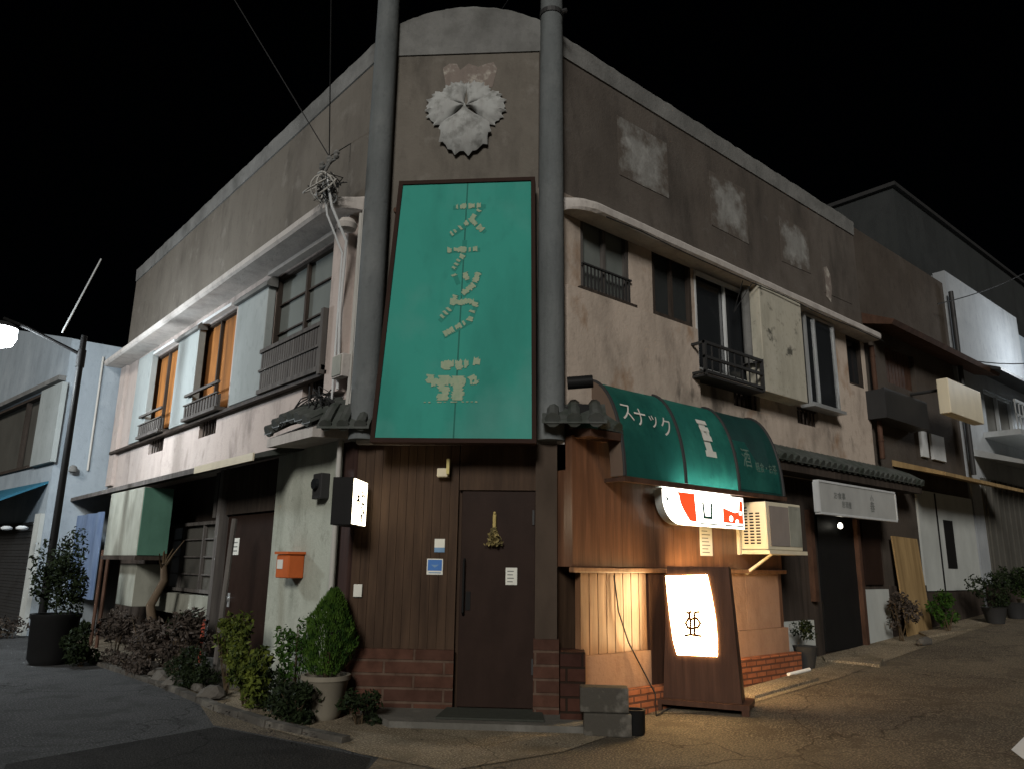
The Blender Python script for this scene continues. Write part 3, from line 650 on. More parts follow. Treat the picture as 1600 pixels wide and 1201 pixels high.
# tile clump at the left corner, a small curved tiled canopy
def tiles(F, s0, s1, o1, z0, z1, sag=.0, name='tiled_eave', par=None):
    mb = MB(); n = max(2, int((s1 - s0) / .17))
    for k in range(n):
        a = s0 + (s1 - s0) * (k + .5) / n; w = (s1 - s0) / n
        t = (k + .5) / n; zz = sag * math.sin(math.pi * t)
        pts = [F.P(a, 0, z1 + zz), F.P(a, o1 * .5, (z0 + z1) / 2 + .03 + zz), F.P(a, o1 * .97, z0 + .02 + zz)]
        mb.tube(pts, w * .30, 8)
        mb.tube([F.P(a, o1 * .94, z0 + .02 + zz), F.P(a, o1 * 1.02, z0 - .0 + zz)], w * .36, 10)
        mb.prof(F, [(0, z1 - .03 + zz), (o1, z0 - .03 + zz), (o1, z0 + zz), (0, z1 + .01 + zz)], a - w / 2, a + w / 2)
    return obj(name, mb, m_tile, par or B)
s0, s1 = 7.25, LF.px(425, 690, .4)[0]
tiles(LF, s0, s1, .5, 2.86, 3.12, .12)
mb = MB(); mb.prof(LF, [(0, 2.75), (.46, 2.72), (.46, 2.82), (0, 3.05)], s0, s1); bld('canopy_board', mb, m_cornice)
tiles(CF, CS1 - .1, CS1 + .55, .42, 2.86, 3.1)
tiles(RF, 5.62, 6.0, .5, 2.84, 3.12)
mb = MB(); mb.prof(RF, [(0, 2.74), (.5, 2.72), (.5, 2.8), (0, 2.84)], 5.5, 6.0); bld('canopy_board', mb, m_rust)
tiles(CF, CS0 - .35, CS0 + .2, .32, 2.82, 3.1)

# ---- right ground floor: original dark wall with door, shop wall etc.
sx1 = 9.38
mb = MB(); mb.fb(RF, 5.45, 5.85, -.2, 0, 0, 2.75); bld('panelling', mb, m_panel)
def boards(F, s0, s1, n, z0, z1, o0, o1, gap=.005):
    mb = MB(); mb.fb(F, s0, s1, o0 - .05, o0, z0, z1)
    for k in range(n): mb.fb(F, s0 + (s1 - s0) * k / n, s0 + (s1 - s0) * (k + 1) / n - gap, o0, o1 - rnd.random() * .002, z0, z1)
    return mb
sw0 = WF.px(893, 850)[0]
bld('shopfront_wall', boards(WF, sw0 + .06, sx1, 22, 1.44, 2.75, -.03, 0, .0025), m_shop)
mb = MB(); mb.fb(WF, sw0, sw0 + .06, -.27, .012, 1.44, 2.75); mb.fb(WF, sw0, sx1, -.27, -.081, 2.4, 2.75); mb.fb(WF, sx1 - .06, sx1 + .012, -.27, -.032, .4, 2.75); bld('corner_board', mb, m_shop)
mb = MB(); mb.fb(WF, sw0 - .02, sx1 + .03, -.02, .05, 1.385, 1.435); bevel(bld('dado_rail', mb, m_shopl), .008)
s2 = WF.px(908, 950)[0]; s3 = WF.px(1012, 950)[0]; s4 = WF.px(1048, 950)[0]
bld('dado_boards', boards(WF, s2, s3, 8, .60, 1.38, -.03, -.004, .012), m_shopl)
mb = MB(); mb.fb(WF, s3 + .002, s4, -.08, .02, .2, 1.38); bld('pilaster', mb, wood('added dark brown strip', (.09, .045, .028), (.03, .016, .012), .5))  # strip added to darken the wall beside the standing sign
bld('dado_boards', boards(WF, s4 + .002, sx1 - .1, 3, .72, 1.38, -.03, -.006, .004), m_base)
mb = MB(); mb.fb(WF, s2 - .02, s3 + .0, -.08, .03, .1, .597); mb.fb(WF, s4 + .002, sx1, -.08, .03, .2, .717); bld('plaster_base', mb, m_base)
mb = MB(); mb.fb(WF, s2 + .1, s4 + .1, .032, .13, -.05, .26); mb.fb(WF, s4 + .1, sx1 + .08, .032, .15, -.05, .42); bevel(bld('brick_foot', mb, m_brickr), .01)
# shop to the right of the timber front
se = XE
mb = MB(); mb.wall(RF, sx1 + .02, se, 0.1, 2.75, -.22, -.02, []); bld('wall', mb, m_dwood)
d0, d1 = RF.px(1284, 920)[0], RF.px(1340, 920)[0]
mb = MB(); mb.fb(RF, d0, d1, -.019, .01, .3, 2.3); d3 = bld('door', mb, m_black, label='black doorway under the white sign board')
mb = MB(); mb.fb(RF, d1, d1 + .09, -.02, .08, .2, 2.35); bld('post', mb, m_rust); mb = MB(); mb.fb(RF, d0 - .3, d0 - .2, -.02, .06, 1.0, 2.3); bld('post', mb, m_rust)
q = RF.px(1375, 880)
mb = MB(); mb.fb(RF, d1 + .3, se - .15, -.018, .02, 1.22, 2.3); bld('shutter_panel', mb, m_door)
mb = MB(); mb.fb(RF, d1 + .1, se - .05, -.018, .04, .25, 1.15); bld('wall', mb, m_greyp)
mb = MB(); mb.fb(RF, sx1 + .1, d0 - .35, -.018, .03, .2, .75); bld('wall', mb, m_greyp)
tiles(RF, 9.2, 13.9, .45, 2.9, 3.14)
mb = MB(); mb.prof(RF, [(0, 2.76), (.4, 2.74), (.4, 2.85), (0, 3.08)], 9.2, 13.9); bld('canopy_board', mb, m_dwood)

# ------------------------------------------------------------------ BIG GREEN SIGN
def cpx(u, v, o): a, z = CF.px(u, v, o); return a, z
ob, ot = .46, .27
c4 = [cpx(578, 690, ob), cpx(838, 692, ob), cpx(836, 277, ot), cpx(624, 284, ot)]
print('bigsign', c4)
sg = thing('lightbox_sign', 'tall teal green snack bar sign board with peeling cream lettering above the entrance', 'sign', CF.P(-1.2, .2, 2.7))
def onsign(a, z, off=0.0):
    t = (z - c4[0][1]) / (c4[3][1] - c4[0][1]); return CF.P(a, ob + (ot - ob) * t + off, z)
class SignF:
    def P(s, a, o, z): return onsign(a, z, o)
SG = SignF()
def quad_on(mb, pts, o0, o1): mb.add([SG.P(a, o0, z) for a, z in pts] + [SG.P(a, o1, z) for a, z in pts], [(0, 1, 2, 3), (4, 5, 6, 7), (0, 1, 5, 4), (1, 2, 6, 5), (2, 3, 7, 6), (3, 0, 4, 7)])
def inset(p, d):
    return [(p[0][0] + d, p[0][1] + d), (p[1][0] - d, p[1][1] + d), (p[2][0] - d, p[2][1] - d), (p[3][0] + d, p[3][1] - d)]
inn = inset(c4, .045)
mb = MB(); quad_on(mb, inn, -.10, -.004); obj('face_panel', mb, m_teal, sg)
mb = MB()
for i in range(4):
    j = (i + 1) % 4; mb.add([SG.P(*[c4[i][0], -.16, c4[i][1]]), SG.P(c4[j][0], -.16, c4[j][1]), SG.P(inn[j][0], -.16, inn[j][1]), SG.P(inn[i][0], -.16, inn[i][1]),
                             SG.P(c4[i][0], .012, c4[i][1]), SG.P(c4[j][0], .012, c4[j][1]), SG.P(inn[j][0], .012, inn[j][1]), SG.P(inn[i][0], .012, inn[i][1])],
                            [(0, 1, 2, 3), (4, 5, 6, 7), (0, 1, 5, 4), (1, 2, 6, 5), (2, 3, 7, 6), (3, 0, 4, 7)])
obj('frame', mb, plain('dark brown sign frame', (.03, .017, .013), .7), sg)
mx = lambda z: cpx(730, 300, .3)[0] + (cpx(708, 690, ob)[0] - cpx(730, 300, .3)[0]) * (c4[2][1] - z) / (c4[2][1] - c4[1][1])
mb = MB(); zA, zB = inn[0][1], inn[2][1]
mb.add([SG.P(mx(zA) - .008, -.003, zA), SG.P(mx(zA) + .008, -.003, zA), SG.P(mx(zB) + .008, -.003, zB), SG.P(mx(zB) - .008, -.003, zB)], [(0, 1, 2, 3)]); obj('seam', mb, m_tealseam, sg)
mb = MB()
for s in (-1.9, -.6):
    for z in (3.1, 5.3): mb.tube([CF.P(s, 0, z), onsign(s, z, -.12)], .03, 8)
obj('bracket', mb, m_rust, sg)
mb = MB()
def flaky(L, cx, cz, sc, wd, keep=.8):
    for pl in L:
        for a, b in zip(pl[:-1], pl[1:]):
            a = Vector(a) * sc; b = Vector(b) * sc; n = max(1, int((b - a).length / .034))
            d = (b - a).normalized(); nn_ = Vector((-d.y, d.x)); n = max(1, int((b - a).length / .022))
            for k in range(n):
                if rnd.random() > keep: continue
                p = a.lerp(b, k / n); q = a.lerp(b, (k + 1.05) / n); w0, w1, w2, w3 = [wd * rnd.uniform(.25, .65) for _ in range(4)]
                c_ = [p - nn_ * w0, q - nn_ * w1, q + nn_ * w2, (p + q) / 2 + nn_ * wd * rnd.uniform(.2, .7), p + nn_ * w3]
                mb.add([SG.P(cx + v.x, .001 + rnd.random() * .003, cz + v.y) for v in c_], [(0, 1, 2, 3, 4)])
def sp(u, v):
    t = (690 - v) / 413; return cpx(u, v, ob + (ot - ob) * t)
KS = [[(-.4, .42), (.4, .44)], [(.36, .42), (.1, 0), (-.45, -.42)], [(.1, -.02), (.42, -.32)]]
KN = [[(-.45, .15), (.45, .18)], [(.03, .45), (.02, 0), (-.25, -.45)]]
KT = [[(-.35, .25), (-.25, 0)], [(0, .3), (.08, .05)], [(.42, .3), (.3, -.1), (-.05, -.42)]]
KK = [[(-.08, .48), (-.2, .15), (-.42, -.1)], [(-.12, .3), (.4, .32)], [(.4, .3), (.25, -.15), (-.3, -.48)]]
mg = MB()
def ghost(L, cx, cz, sc, wd):
    for pl in L:
        for a, b in zip(pl[:-1], pl[1:]):
            a = Vector(a) * sc; b = Vector(b) * sc; d = (b - a).normalized(); n = Vector((-d.y, d.x)) * wd / 2; e = d * wd * .4
            mg.add([SG.P(cx + v.x + .012, -.0025 + rnd.random() * .001, cz + v.y - .012) for v in (a - n - e, b - n + e, b + n + e, a + n - e)], [(0, 1, 2, 3)])
for L, (u, v), sc in ((KS, (731, 344), .40), (KN, (722, 398), .36), (KT, (726, 440), .34), (KK, (716, 492), .46)):
    a, z = sp(u, v); ghost(L, a, z, sc, .05)
a, z = sp(710, 605); ghost(LOGO, a, z, .30, .06) if 0 else None
for L, (u, v), sc in ((KS, (731, 344), .40), (KN, (722, 398), .36), (KT, (726, 440), .34), (KK, (716, 492), .46)):
    a, z = sp(u, v); flaky(L, a, z, sc, .062, .66)
LOGO = [[(-.30, .95), (-.30, .62)], [(-.5, .8), (-.05, .82)], [(.12, .92), (.14, .62)], [(0, .8), (.45, .86)], [(.62, .95), (.85, .92)],
        [(-.82, .45), (-.86, .15)], [(-.42, .42), (-.42, -.45)], [(-.32, .42), (-.3, -.45)], [(.05, .4), (.06, -.45)], [(.18, .4), (.18, -.45)], [(-.8, .2), (.75, .24)], [(.58, .42), (.72, .12)],
        [(-1.1, -.52), (.95, -.5)]]
a, z = sp(710, 605)
flaky([l for l in LOGO[:-1]], a, z, .30, .085, .92); flaky(LOGO[-1:], a, z, .30, .012, .55)
obj('lettering', mb, m_flake, sg, solid=False)
obj('lettering_ghost', mg, plain('darker teal trace', (.032, .215, .17), .7), sg, solid=False)  # darker residue of the full characters beside the flakes

# ------------------------------------------------------------------ blade wall sign with lit face
bl = thing('wall_lamp_sign', 'small black box sign with glowing white face beside the left edge of the entrance', 'sign', CF.P(-2.2, .3, 1.8))
b0, b1, bo, bz0, bz1 = -2.27, -2.06, .6, 1.80, 2.26
mb = MB(); mb.fb(CF, b0, b1 - .004, .12, bo, bz0, bz1); bevel(obj('housing', mb, m_black, bl), .008)
BF = Frame(CF.P(b1, 0, 0), CF.n, CF.s)     # the lit side: s runs out from the wall
mb = MB(); mb.fb(BF, .13, bo - .005, -.003, .012, bz0 + .012, bz1 - .012); obj('lit_face', mb, m_e_wall, bl)
mb = MB()
for k, ch in enumerate('喫茶軽食'): text_on(mb, BF, ch, .27, bz1 - .11 - k * .085, .085, .0135, flip=-1, wx=1.4, bold=.012)
for k, ch in enumerate('スナ'): text_on(mb, BF, ch, .45, bz1 - .2 - k * .075, .07, .0135, flip=-1, wx=1.4, bold=.012)
obj('lettering', mb, m_ink, bl, solid=False)
mb = MB(); mb.tube([CF.P(-2.16, 0, 2.2), CF.P(-2.16, .12, 2.2)], .015, 8); mb.tube([CF.P(-2.16, 0, 1.9), CF.P(-2.16, .12, 1.9)], .015, 8); obj('bracket', mb, m_black, bl)

# ------------------------------------------------------------------ AWNING
aw = thing('awning', 'curved green canvas awning in three bays with white lettering over the timber shop front', 'awning', (7.5, 5.3, 2.3))
ax0, ax1, ad, az0, az1 = 5.98, 9.1, .50, 2.36, 3.44
def apt(x, t, off=0):    # t: 0 top .. 1 bottom
    th = t * math.pi / 2; nrm = Vector((math.sin(th) / ad, math.cos(th) / (az1 - az0))).normalized()
    return Vector((x, YR - .02 - ad * math.sin(th) - nrm.x * off, az0 + (az1 - az0) * math.cos(th) + nrm.y * off))
bays = [ax0, ax0 + 1.04, ax0 + 2.10, ax1]
for k in range(3):
    mb = MB(); x0, x1 = bays[k] + .012, bays[k + 1] - .012; nx, nt_ = 6, 14; vs = []; fs = []
    for off in (0,):
        for i in range(nx + 1):
            for j in range(nt_ + 1):
                s_ = math.sin(math.pi * i / nx) * .018 * math.sin(math.pi * j / nt_)
                vs.append(apt(x0 + (x1 - x0) * i / nx, j / nt_, off - s_))
    N = (nx + 1) * (nt_ + 1)
    for i in range(nx):
        for j in range(nt_):
            a = i * (nt_ + 1) + j; fs += [(a, a + 1, a + nt_ + 2, a + nt_ + 1)]
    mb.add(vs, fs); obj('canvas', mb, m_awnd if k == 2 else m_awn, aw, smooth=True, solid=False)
for k, x in enumerate(bays):
    mb = MB(); mb.tube([apt(x, t / 14, .004) for t in range(15)], .022, 8); obj('rib', mb, m_dkmetal, aw, smooth=True)
mb = MB(); mb.fb(RF, ax0 - .03, ax1 + .03, ad - .01, ad + .05, az0 - .06, az0 - .01); mb.fb(RF, ax0 - .03, ax0 + .02, 0, ad - .01, az0 - .055, az0 - .015); mb.fb(RF, ax1 - .02, ax1 + .03, 0, ad - .01, az0 - .055, az0 - .015)
obj('frame', mb, m_rust, aw)
# open left end: curved brown valance
mb = MB(); vs = []; K = 14
for j in range(K + 1):
    p = apt(ax0 - .02, j / K); q = apt(ax0 - .02, j / K, -.17); vs += [p, q]
mb.add(vs, [(2 * j, 2 * j + 1, 2 * j + 3, 2 * j + 2) for j in range(K)]); obj('end_valance', mb, plain('faded brown canvas', (.14, .10, .075), .8), aw, solid=False)
mb = MB()
def awtext(s, xc, tc, size, sh=1.0):
    vs, fs = text2d(s, size); L = (az1 - az0) * 1.1
    mb.add([apt(xc + a, tc - b / L * sh - .0, .006) for a, b in vs], fs)
for k, ch in enumerate('スナック'):
    awtext(ch, ax0 + .20 + k * .215, .54 + k * .02, .23 if ch != 'ッ' else .2)
GL = [[(-.45, 1), (.45, 1)], [(-.22, 1), (-.22, -1)], [(.22, 1), (.22, -1)], [(0, 1), (0, -1)], [(-.4, .5), (.4, .5)], [(-.4, -.1), (.4, -.1)], [(-.32, .5), (-.32, -.1)], [(.32, .5), (.32, -.1)], [(-.5, -1), (.5, -1)]]
class AF:
    def P(s, a, o, z): return apt(a, z, o)
def aglyph(cx, ct, sx, sy, wd, L):
    for pl in L:
        (x0, y0), (x1, y1) = pl; d = Vector(((x1 - x0) * sx, (y1 - y0) * sy)); d.normalize(); n = Vector((-d.y, d.x)) * wd / 2; e = d * wd / 2
        pts = []
        A = Vector((x0 * sx, y0 * sy)); Bv = Vector((x1 * sx, y1 * sy))
        c = [A - n - e, Bv - n + e, Bv + n + e, A + n - e]
        mb.add([apt(cx + p.x, ct - p.y / ((az1 - az0) * 1.1), .006 + rnd.random() * .001) for p in c], [(0, 1, 2, 3)])
aglyph(ax0 + 1.60, .62, .16, .17, .055, GL)
obj('lettering', mb, m_paper, aw, solid=False)
mb = MB()
awtext('軽食・お茶', ax0 + 2.78, .80, .10); awtext('酒', ax0 + 2.36, .74, .2)
obj('lettering', mb, plain('faded pale green print', (.12, .2, .16), .7), aw, solid=False)
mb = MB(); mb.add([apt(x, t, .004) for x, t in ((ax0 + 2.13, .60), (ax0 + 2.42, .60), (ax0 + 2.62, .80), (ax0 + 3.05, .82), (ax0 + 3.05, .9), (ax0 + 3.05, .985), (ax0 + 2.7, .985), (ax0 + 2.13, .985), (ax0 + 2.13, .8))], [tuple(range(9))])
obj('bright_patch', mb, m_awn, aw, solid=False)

# ------------------------------------------------------------------ lit tobacco style sign
TF = Frame((0, 5.30, 0), (1, 0, 0), (0, -1, 0))
t0, t1 = TF.px(1036, 765, .1)[0], TF.px(1160, 770, .1)[0]; tz0 = TF.px(1080, 820, .1)[1]; tz1 = az0 - .075
tb = thing('lightbox_sign', 'glowing white rounded sign with red blocks under the green awning', 'sign', TF.P((t0 + t1) / 2, 0, tz0))
H_ = tz1 - tz0
outl = [(t1, tz0), (t1, tz1), (t0, tz1)] + [(t0 + .32 * (1 - math.cos(k / 10 * math.pi / 2)), tz1 - .08 - (H_ - .08) * math.sin(k / 10 * math.pi / 2)) for k in range(11)]
mb = MB(); mb.fpoly(TF, outl, -.02, .085); obj('housing', mb, m_greyp, tb); mb = MB(); mb.fpoly(TF, outl, .086, .1); obj('lit_face', mb, m_e_tob, tb)
mb = MB(); W_ = t1 - t0
red = [(t0 + W_ * .16, tz1 - .015), (t0 + W_ * .36, tz1 - .015), (t0 + W_ * .38, tz0 + .045)] + [(t0 + W_ * (.30 - .12 * math.sin(k / 6 * 1.5)), tz0 + .05 + H_ * .12 * k) for k in range(7)]
mb.fpoly(TF, red, .101, .106); obj('red_disc', mb, m_e_red, tb)
mb = MB(); x0 = t0 + W_ * .72; mb.fpoly(TF, [(x0, tz0 + .06), (t1 - .02, tz0 + .06), (t1 - .02, tz1 - .05), (t1 - .08, tz1 - .03), (t1 - .1, tz0 + H_ * .55), (t1 - .2, tz0 + H_ * .5), (x0, tz0 + H_ * .62)], .101, .105); obj('red_block', mb, m_e_red, tb)
mb = MB(); cx = t0 + W_ * .52; cz = (tz0 + tz1) / 2
strokes(mb, TF, [[(-.5, .42), (-.38, -.5)], [(-.42, -.5), (.44, -.5)], [(.5, .42), (.40, -.5)]], cx, cz, .17, .101, .104, .034)
mb.fb(TF, t0 + W_ * .42, t0 + W_ * .68, .101, .104, tz0 + .022, tz0 + .038)
mb.fb(TF, t0 + W_ * .74, t1 - .01, .101, .104, tz0 + .022, tz0 + .040)
strokes(mb, TF, [[(-.2, .1), (.1, 0), (-.15, -.15)]], t0 + .07, tz0 + H_ * .72, .12, .101, .104, .018)
obj('lettering', mb, plain('dark green print', (.03, .10, .09), .5, bst=0), tb)
mb = MB(); 
for (dx, dz, r) in ((.82, .3, .035), (.90, .22, .028), (.95, .5, .025)):
    c = TF.P(t0 + W_ * dx, 0, tz0 + H_ * dz); mb.tube([TF.P(t0 + W_ * dx, .104, tz0 + H_ * dz), TF.P(t0 + W_ * dx, .108, tz0 + H_ * dz)], r, 14)
obj('white_mark', mb, m_e_tob, tb)

tl = thing('tube_lamp', 'glowing fluorescent tube on its batten between the white sign and the awning edge', 'lamp', (7.2, 5.3, 2.3))
mb = MB(); mb.tube([(t0 + .1, 5.27, tz1 + .05), (t1 - .15, 5.27, tz1 + .05)], .016, 10); obj('tube', mb, emit('fluorescent tube', (.9, 1, .9), 30), tl, smooth=True)
mb = MB(); mb.box(t0 + .04, t1 - .1, 5.29, 5.34, tz1 + .03, tz1 + .075); obj('batten', mb, m_white, tl)
# ------------------------------------------------------------------ air conditioner
AF_ = Frame((0, 5.0, 0), (1, 0, 0), (0, -1, 0))
ac = thing('air_conditioner', 'cream window air conditioner with slotted side hanging on the timber shop wall', 'air conditioner', (8.9, 5.0, 1.62))
a0, a1, az_0, az_1 = 8.42, 9.26, 1.67, 2.25
mb = MB(); mb.box(a0 + .012, a1, 5.0, 5.46, az_0, az_1); bevel(obj('casing', mb, m_cream, ac), .012)
SF_ = Frame((a0 + .012, 0, 0), (0, 1, 0), (-1, 0, 0))
mb = MB()
for c in range(3):
    for r_ in range(13 if c == 0 else 11): mb.fb(SF_, 5.09 + (2 - c) * .085, 5.09 + (2 - c) * .085 + .055, .0005, .004, az_0 + .07 + r_ * .036, az_0 + .07 + r_ * .036 + .018)
obj('slots', mb, m_ink, ac)
mb = MB(); F5 = Frame((0, 5.0, 0), (1, 0, 0), (0, -1, 0)); mb.fb(F5, a0 + .07, a0 + .52, .001, .01, az_0 + .05, az_1 - .05); obj('front_grille', mb, plain('grey beige mesh', (.24, .21, .19), .6), ac)
mb = MB(); mb.fb(F5, a0 + .54, a1 - .02, .001, .008, az_0 + .05, az_1 - .03); obj('control_panel', mb, m_ivory, ac)
mb = MB(); text_on(mb, F5, 'AIR', a1 - .12, az_1 - .06, .045, .009); obj('lettering', mb, m_ginkk, ac, solid=False)
mb = MB(); mb.box(a0 - .02, a1 + .03, 4.96, 5.42, az_0 - .05, az_0 - .004); mb.box(a0 - .06, a0 - .015, 5.34, 5.40, az_0 - .06, az_1 + .02); mb.hexa([(a0 + .1, 5.0, az_0 - .051), (a0 + .14, 5.0, az_0 - .051), (a0 + .14, 5.38, az_0 - .30), (a0 + .1, 5.38, az_0 - .30), (a0 + .1, 5.04, az_0 - .051), (a0 + .14, 5.04, az_0 - .051), (a0 + .14, 5.38, az_0 - .26), (a0 + .1, 5.38, az_0 - .26)])
obj('bracket', mb, m_cream, ac)

# ------------------------------------------------------------------ standing sign
m_awn_see = 1
near = Vector((6.96, 4.66, 0)); far = Vector((6.70, 5.20, 0)); sdv = (far - near).normalized(); outv = Vector((-sdv.y, sdv.x, 0)); 
if outv.dot(CAM - near) < 0: outv = -outv
SFm = Frame(near, sdv, outv); gz0 = gz(6.96, 4.7)
ss = thing('standing_sign', 'brown standing light box sign with glowing white face on the pavement', 'sign', (6.95, 4.95, gz0))
def body_pt(s, o, z):    # tapers upwards
    t = (z - .12) / 1.3; return SFm.P(.27 + (s) * (.39 - .07 * t), o * (1 - .35 * t) - .12, z + gz0)
mb = MB(); K = 10; vs = []; fs = []
for k in range(K + 1):
    z = .10 + 1.32 * k / K
    vs += [body_pt(-1, .14, z), body_pt(1, .14, z), body_pt(1, -.14, z), body_pt(-1, -.14, z)]
for k in range(K):
    for j in range(4): fs.append((4 * k + j, 4 * k + (j + 1) % 4, 4 * k + 4 + (j + 1) % 4, 4 * k + 4 + j))
fs += [(0, 1, 2, 3), (4 * K, 4 * K + 1, 4 * K + 2, 4 * K + 3)]
mb.add(vs, fs); m_body = wood('dark brown sign body', (.10, .052, .034), (.045, .024, .017), .45); obj('body', mb, m_body, ss)
def face_o(z): t = (z - .12) / 1.3; return .14 * (1 - .35 * t) - .12
def sgpt(u, v, off):
    o = 0.0
    for k in range(4): a, z = SFm.px(u, v, o); o = face_o(z - gz0) + off
    return SFm.P(a, o, z)
def lit(pxs, off): return [sgpt(u, v, off) for u, v in pxs]
fp = [(1058, 1022), (1052, 1000), (1047, 965), (1043, 930), (1040, 899), (1105, 897), (1112, 930), (1118, 965), (1121, 1000), (1121, 1025)]
for sgn in (1,):
    front = lit(fp, .012); back = lit(fp, .001); n = len(fp)
    mb = MB(); mb.add(front + back, [tuple(range(n)), tuple(range(n, 2 * n))] + [(i, (i + 1) % n, (i + 1) % n + n, i + n) for i in range(n)]); obj('lit_face', mb, m_e_sign, ss)
# rear face
mb = MB(); rf = [body_pt(-.75, -.141, .6), body_pt(.75, -.141, .6), body_pt(.75, -.141, 1.34), body_pt(-.75, -.141, 1.34)]
rb = [p - outv * .012 for p in rf]; mb.hexa(rf + rb); obj('lit_face', mb, m_e_sign, ss)
G2 = [[(-.55, .95), (-.35, .85), (-.12, .98)], [(-.3, .88), (-.25, .5)], [(.2, .92), (.65, .95)], [(.22, .92), (.2, .5)], [(-.42, .48), (-.1, .38), (.15, .5), (.45, .45)],
      [(-.42, .4), (-.62, .12), (-.45, -.2)], [(-.2, .4), (-.2, -.2)], [(.2, .45), (.2, -.2)], [(.45, .42), (.72, .1), (.5, -.2)], [(-.5, -.22), (-.1, -.3), (.3, -.22), (.55, -.25)], [(-.2, -.3), (-.15, -.72)], [(.2, -.3), (.22, -.72)], [(-.7, -.82), (-.2, -.74), (.3, -.8), (.8, -.85)]]
mb = MB(); gc = (1082, 975)
for pl in G2:
    for a, b in zip(pl[:-1], pl[1:]):
        A = Vector((gc[0] + a[0] * 17, gc[1] - a[1] * 21)); Bv = Vector((gc[0] + b[0] * 17, gc[1] - b[1] * 21)); d = (Bv - A).normalized(); n = Vector((-d.y, d.x)) * 2.0
        e = d * .8; q = [A - n - e, Bv - n + e, Bv + n + e, A + n - e]; mb.add([sgpt(p.x, p.y, .0135) for p in q], [(0, 1, 2, 3)])
for (u, v) in ((1071, 921), (1080, 931)): q = [(u - 2, v), (u, v - 1), (u + 2, v - .5), (u, v + 1)]; mb.add([sgpt(a, b, .0135) for a, b in q], [(0, 1, 2, 3)])
obj('lettering', mb, plain('brown print', (.09, .045, .02), .6, bst=0), ss, solid=False)
mb = MB()
for (a, b_, o0, o1, z0, z1) in ((-.20, .74, -.40, .10, .05, .10),): mb.fb(SFm, a, b_, o0, o1, z0 + gz0, z1 + gz0)
for a in (-.16, .70):
    for o in (-.36, .06): mb.fb(SFm, a - .035, a + .035, o - .035, o + .035, gz0 - .01, gz0 + .05)
obj('base_board', mb, m_body, ss)
mb = MB(); p = SFm.P(.55, -.3, gz0 + .02)
q0 = WF.P(WF.px(957, 910)[0], .02, 1.36)
pts = [q0, WF.P(WF.px(962, 960)[0], .04, 1.0), WF.P(WF.px(975, 1010)[0], .06, .7), WF.P(WF.px(993, 1045)[0], .10, .42), WF.P(WF.px(1003, 1070)[0], .17, .20), Vector((6.35, 5.1, .02)), p]
mb.tube(pts, .008, 6); tag(obj('power_cable', mb, m_cable, smooth=True), 'thin dark power cable hanging down the planks to the standing sign', 'cable')

# ------------------------------------------------------------------ things on the entrance
def card(F, pts, o, mat, name, label, cat, th=.004, mark=None, lab=None):
    r_ = F.rect(pts, o); mb = MB(); mb.fb(F, r_[0], r_[1], o, o + th, r_[2], r_[3]); 
    if mark is None: return tag(obj(name, mb, mat), label, cat), r_
    t = thing(name, label, cat, F.P((r_[0] + r_[1]) / 2, o, r_[2])); obj('sheet', mb, mat, t)
    m2 = MB(); mark(m2, r_, F, o + th); return (t, r_, m2)
def linesmark(n=5):
    def f(m2, r, F, o):
        h = (r[3] - r[2]) / (n + 1)
        for k in range(n): m2.fb(F, r[0] + (r[1] - r[0]) * .15, r[0] + (r[1] - r[0]) * rnd.uniform(.6, .85), o, o + .001, r[2] + h * (k + .8), r[2] + h * (k + .8) + h * .28)
    return f
t, r_, m2 = card(CF, [(790, 886), (808, 886), (808, 913), (790, 913)], -.02, m_paper, 'notice', 'small white notice on the entrance door', 'notice', mark=linesmark(4)); obj('print', m2, m_ginkk, t)
t, r_, m2 = card(CF, [(679, 841), (695, 841), (695, 862), (679, 862)], .001, m_paper, 'sticker', 'upper small white sticker with blue lower edge on the brown panelling', 'sticker', mark=lambda m2, r, F, o: m2.fb(F, r[0], r[1], o, o + .001, r[2], r[2] + (r[3] - r[2]) * .35)); obj('print', m2, m_lblue, t)
t, r_, m2 = card(CF, [(667, 872), (692, 872), (692, 897), (667, 897)], .001, m_paper, 'sticker', 'blue square sticker below the white one on the brown panelling', 'sticker', mark=lambda m2, r, F, o: m2.fb(F, r[0] + .01, r[1] - .01, o, o + .001, r[2] + (r[3] - r[2]) * .25, r[3] - .01)); obj('print', m2, m_blue, t)
m2 = MB(); r2 = r_; m2.add([CF.P((r2[0] + r2[1]) / 2 + a, .0066, (r2[2] + r2[3]) / 2 + .01 + b) for a, b in ((-.04, .01), (0, -.02), (.045, .012), (0, .008))], [(0, 1, 2, 3)])
m2.fb(CF, r2[0] + .02, r2[1] - .02, .0055, .0064, r2[2] + .015, r2[2] + .025); obj('mark', m2, m_lblue, t)
mb = MB(); r_ = LF.rect([(563, 912), (577, 912), (577, 932), (563, 932)], .0); mb.fb(CF, -2.16, -2.07, .002, .03, CF.px(568, 932)[1], CF.px(568, 912)[1]); tag(bevel(obj('doorbell_box', mb, m_paper), .006), 'small white switch box low on the dark corner panel', 'switch box')
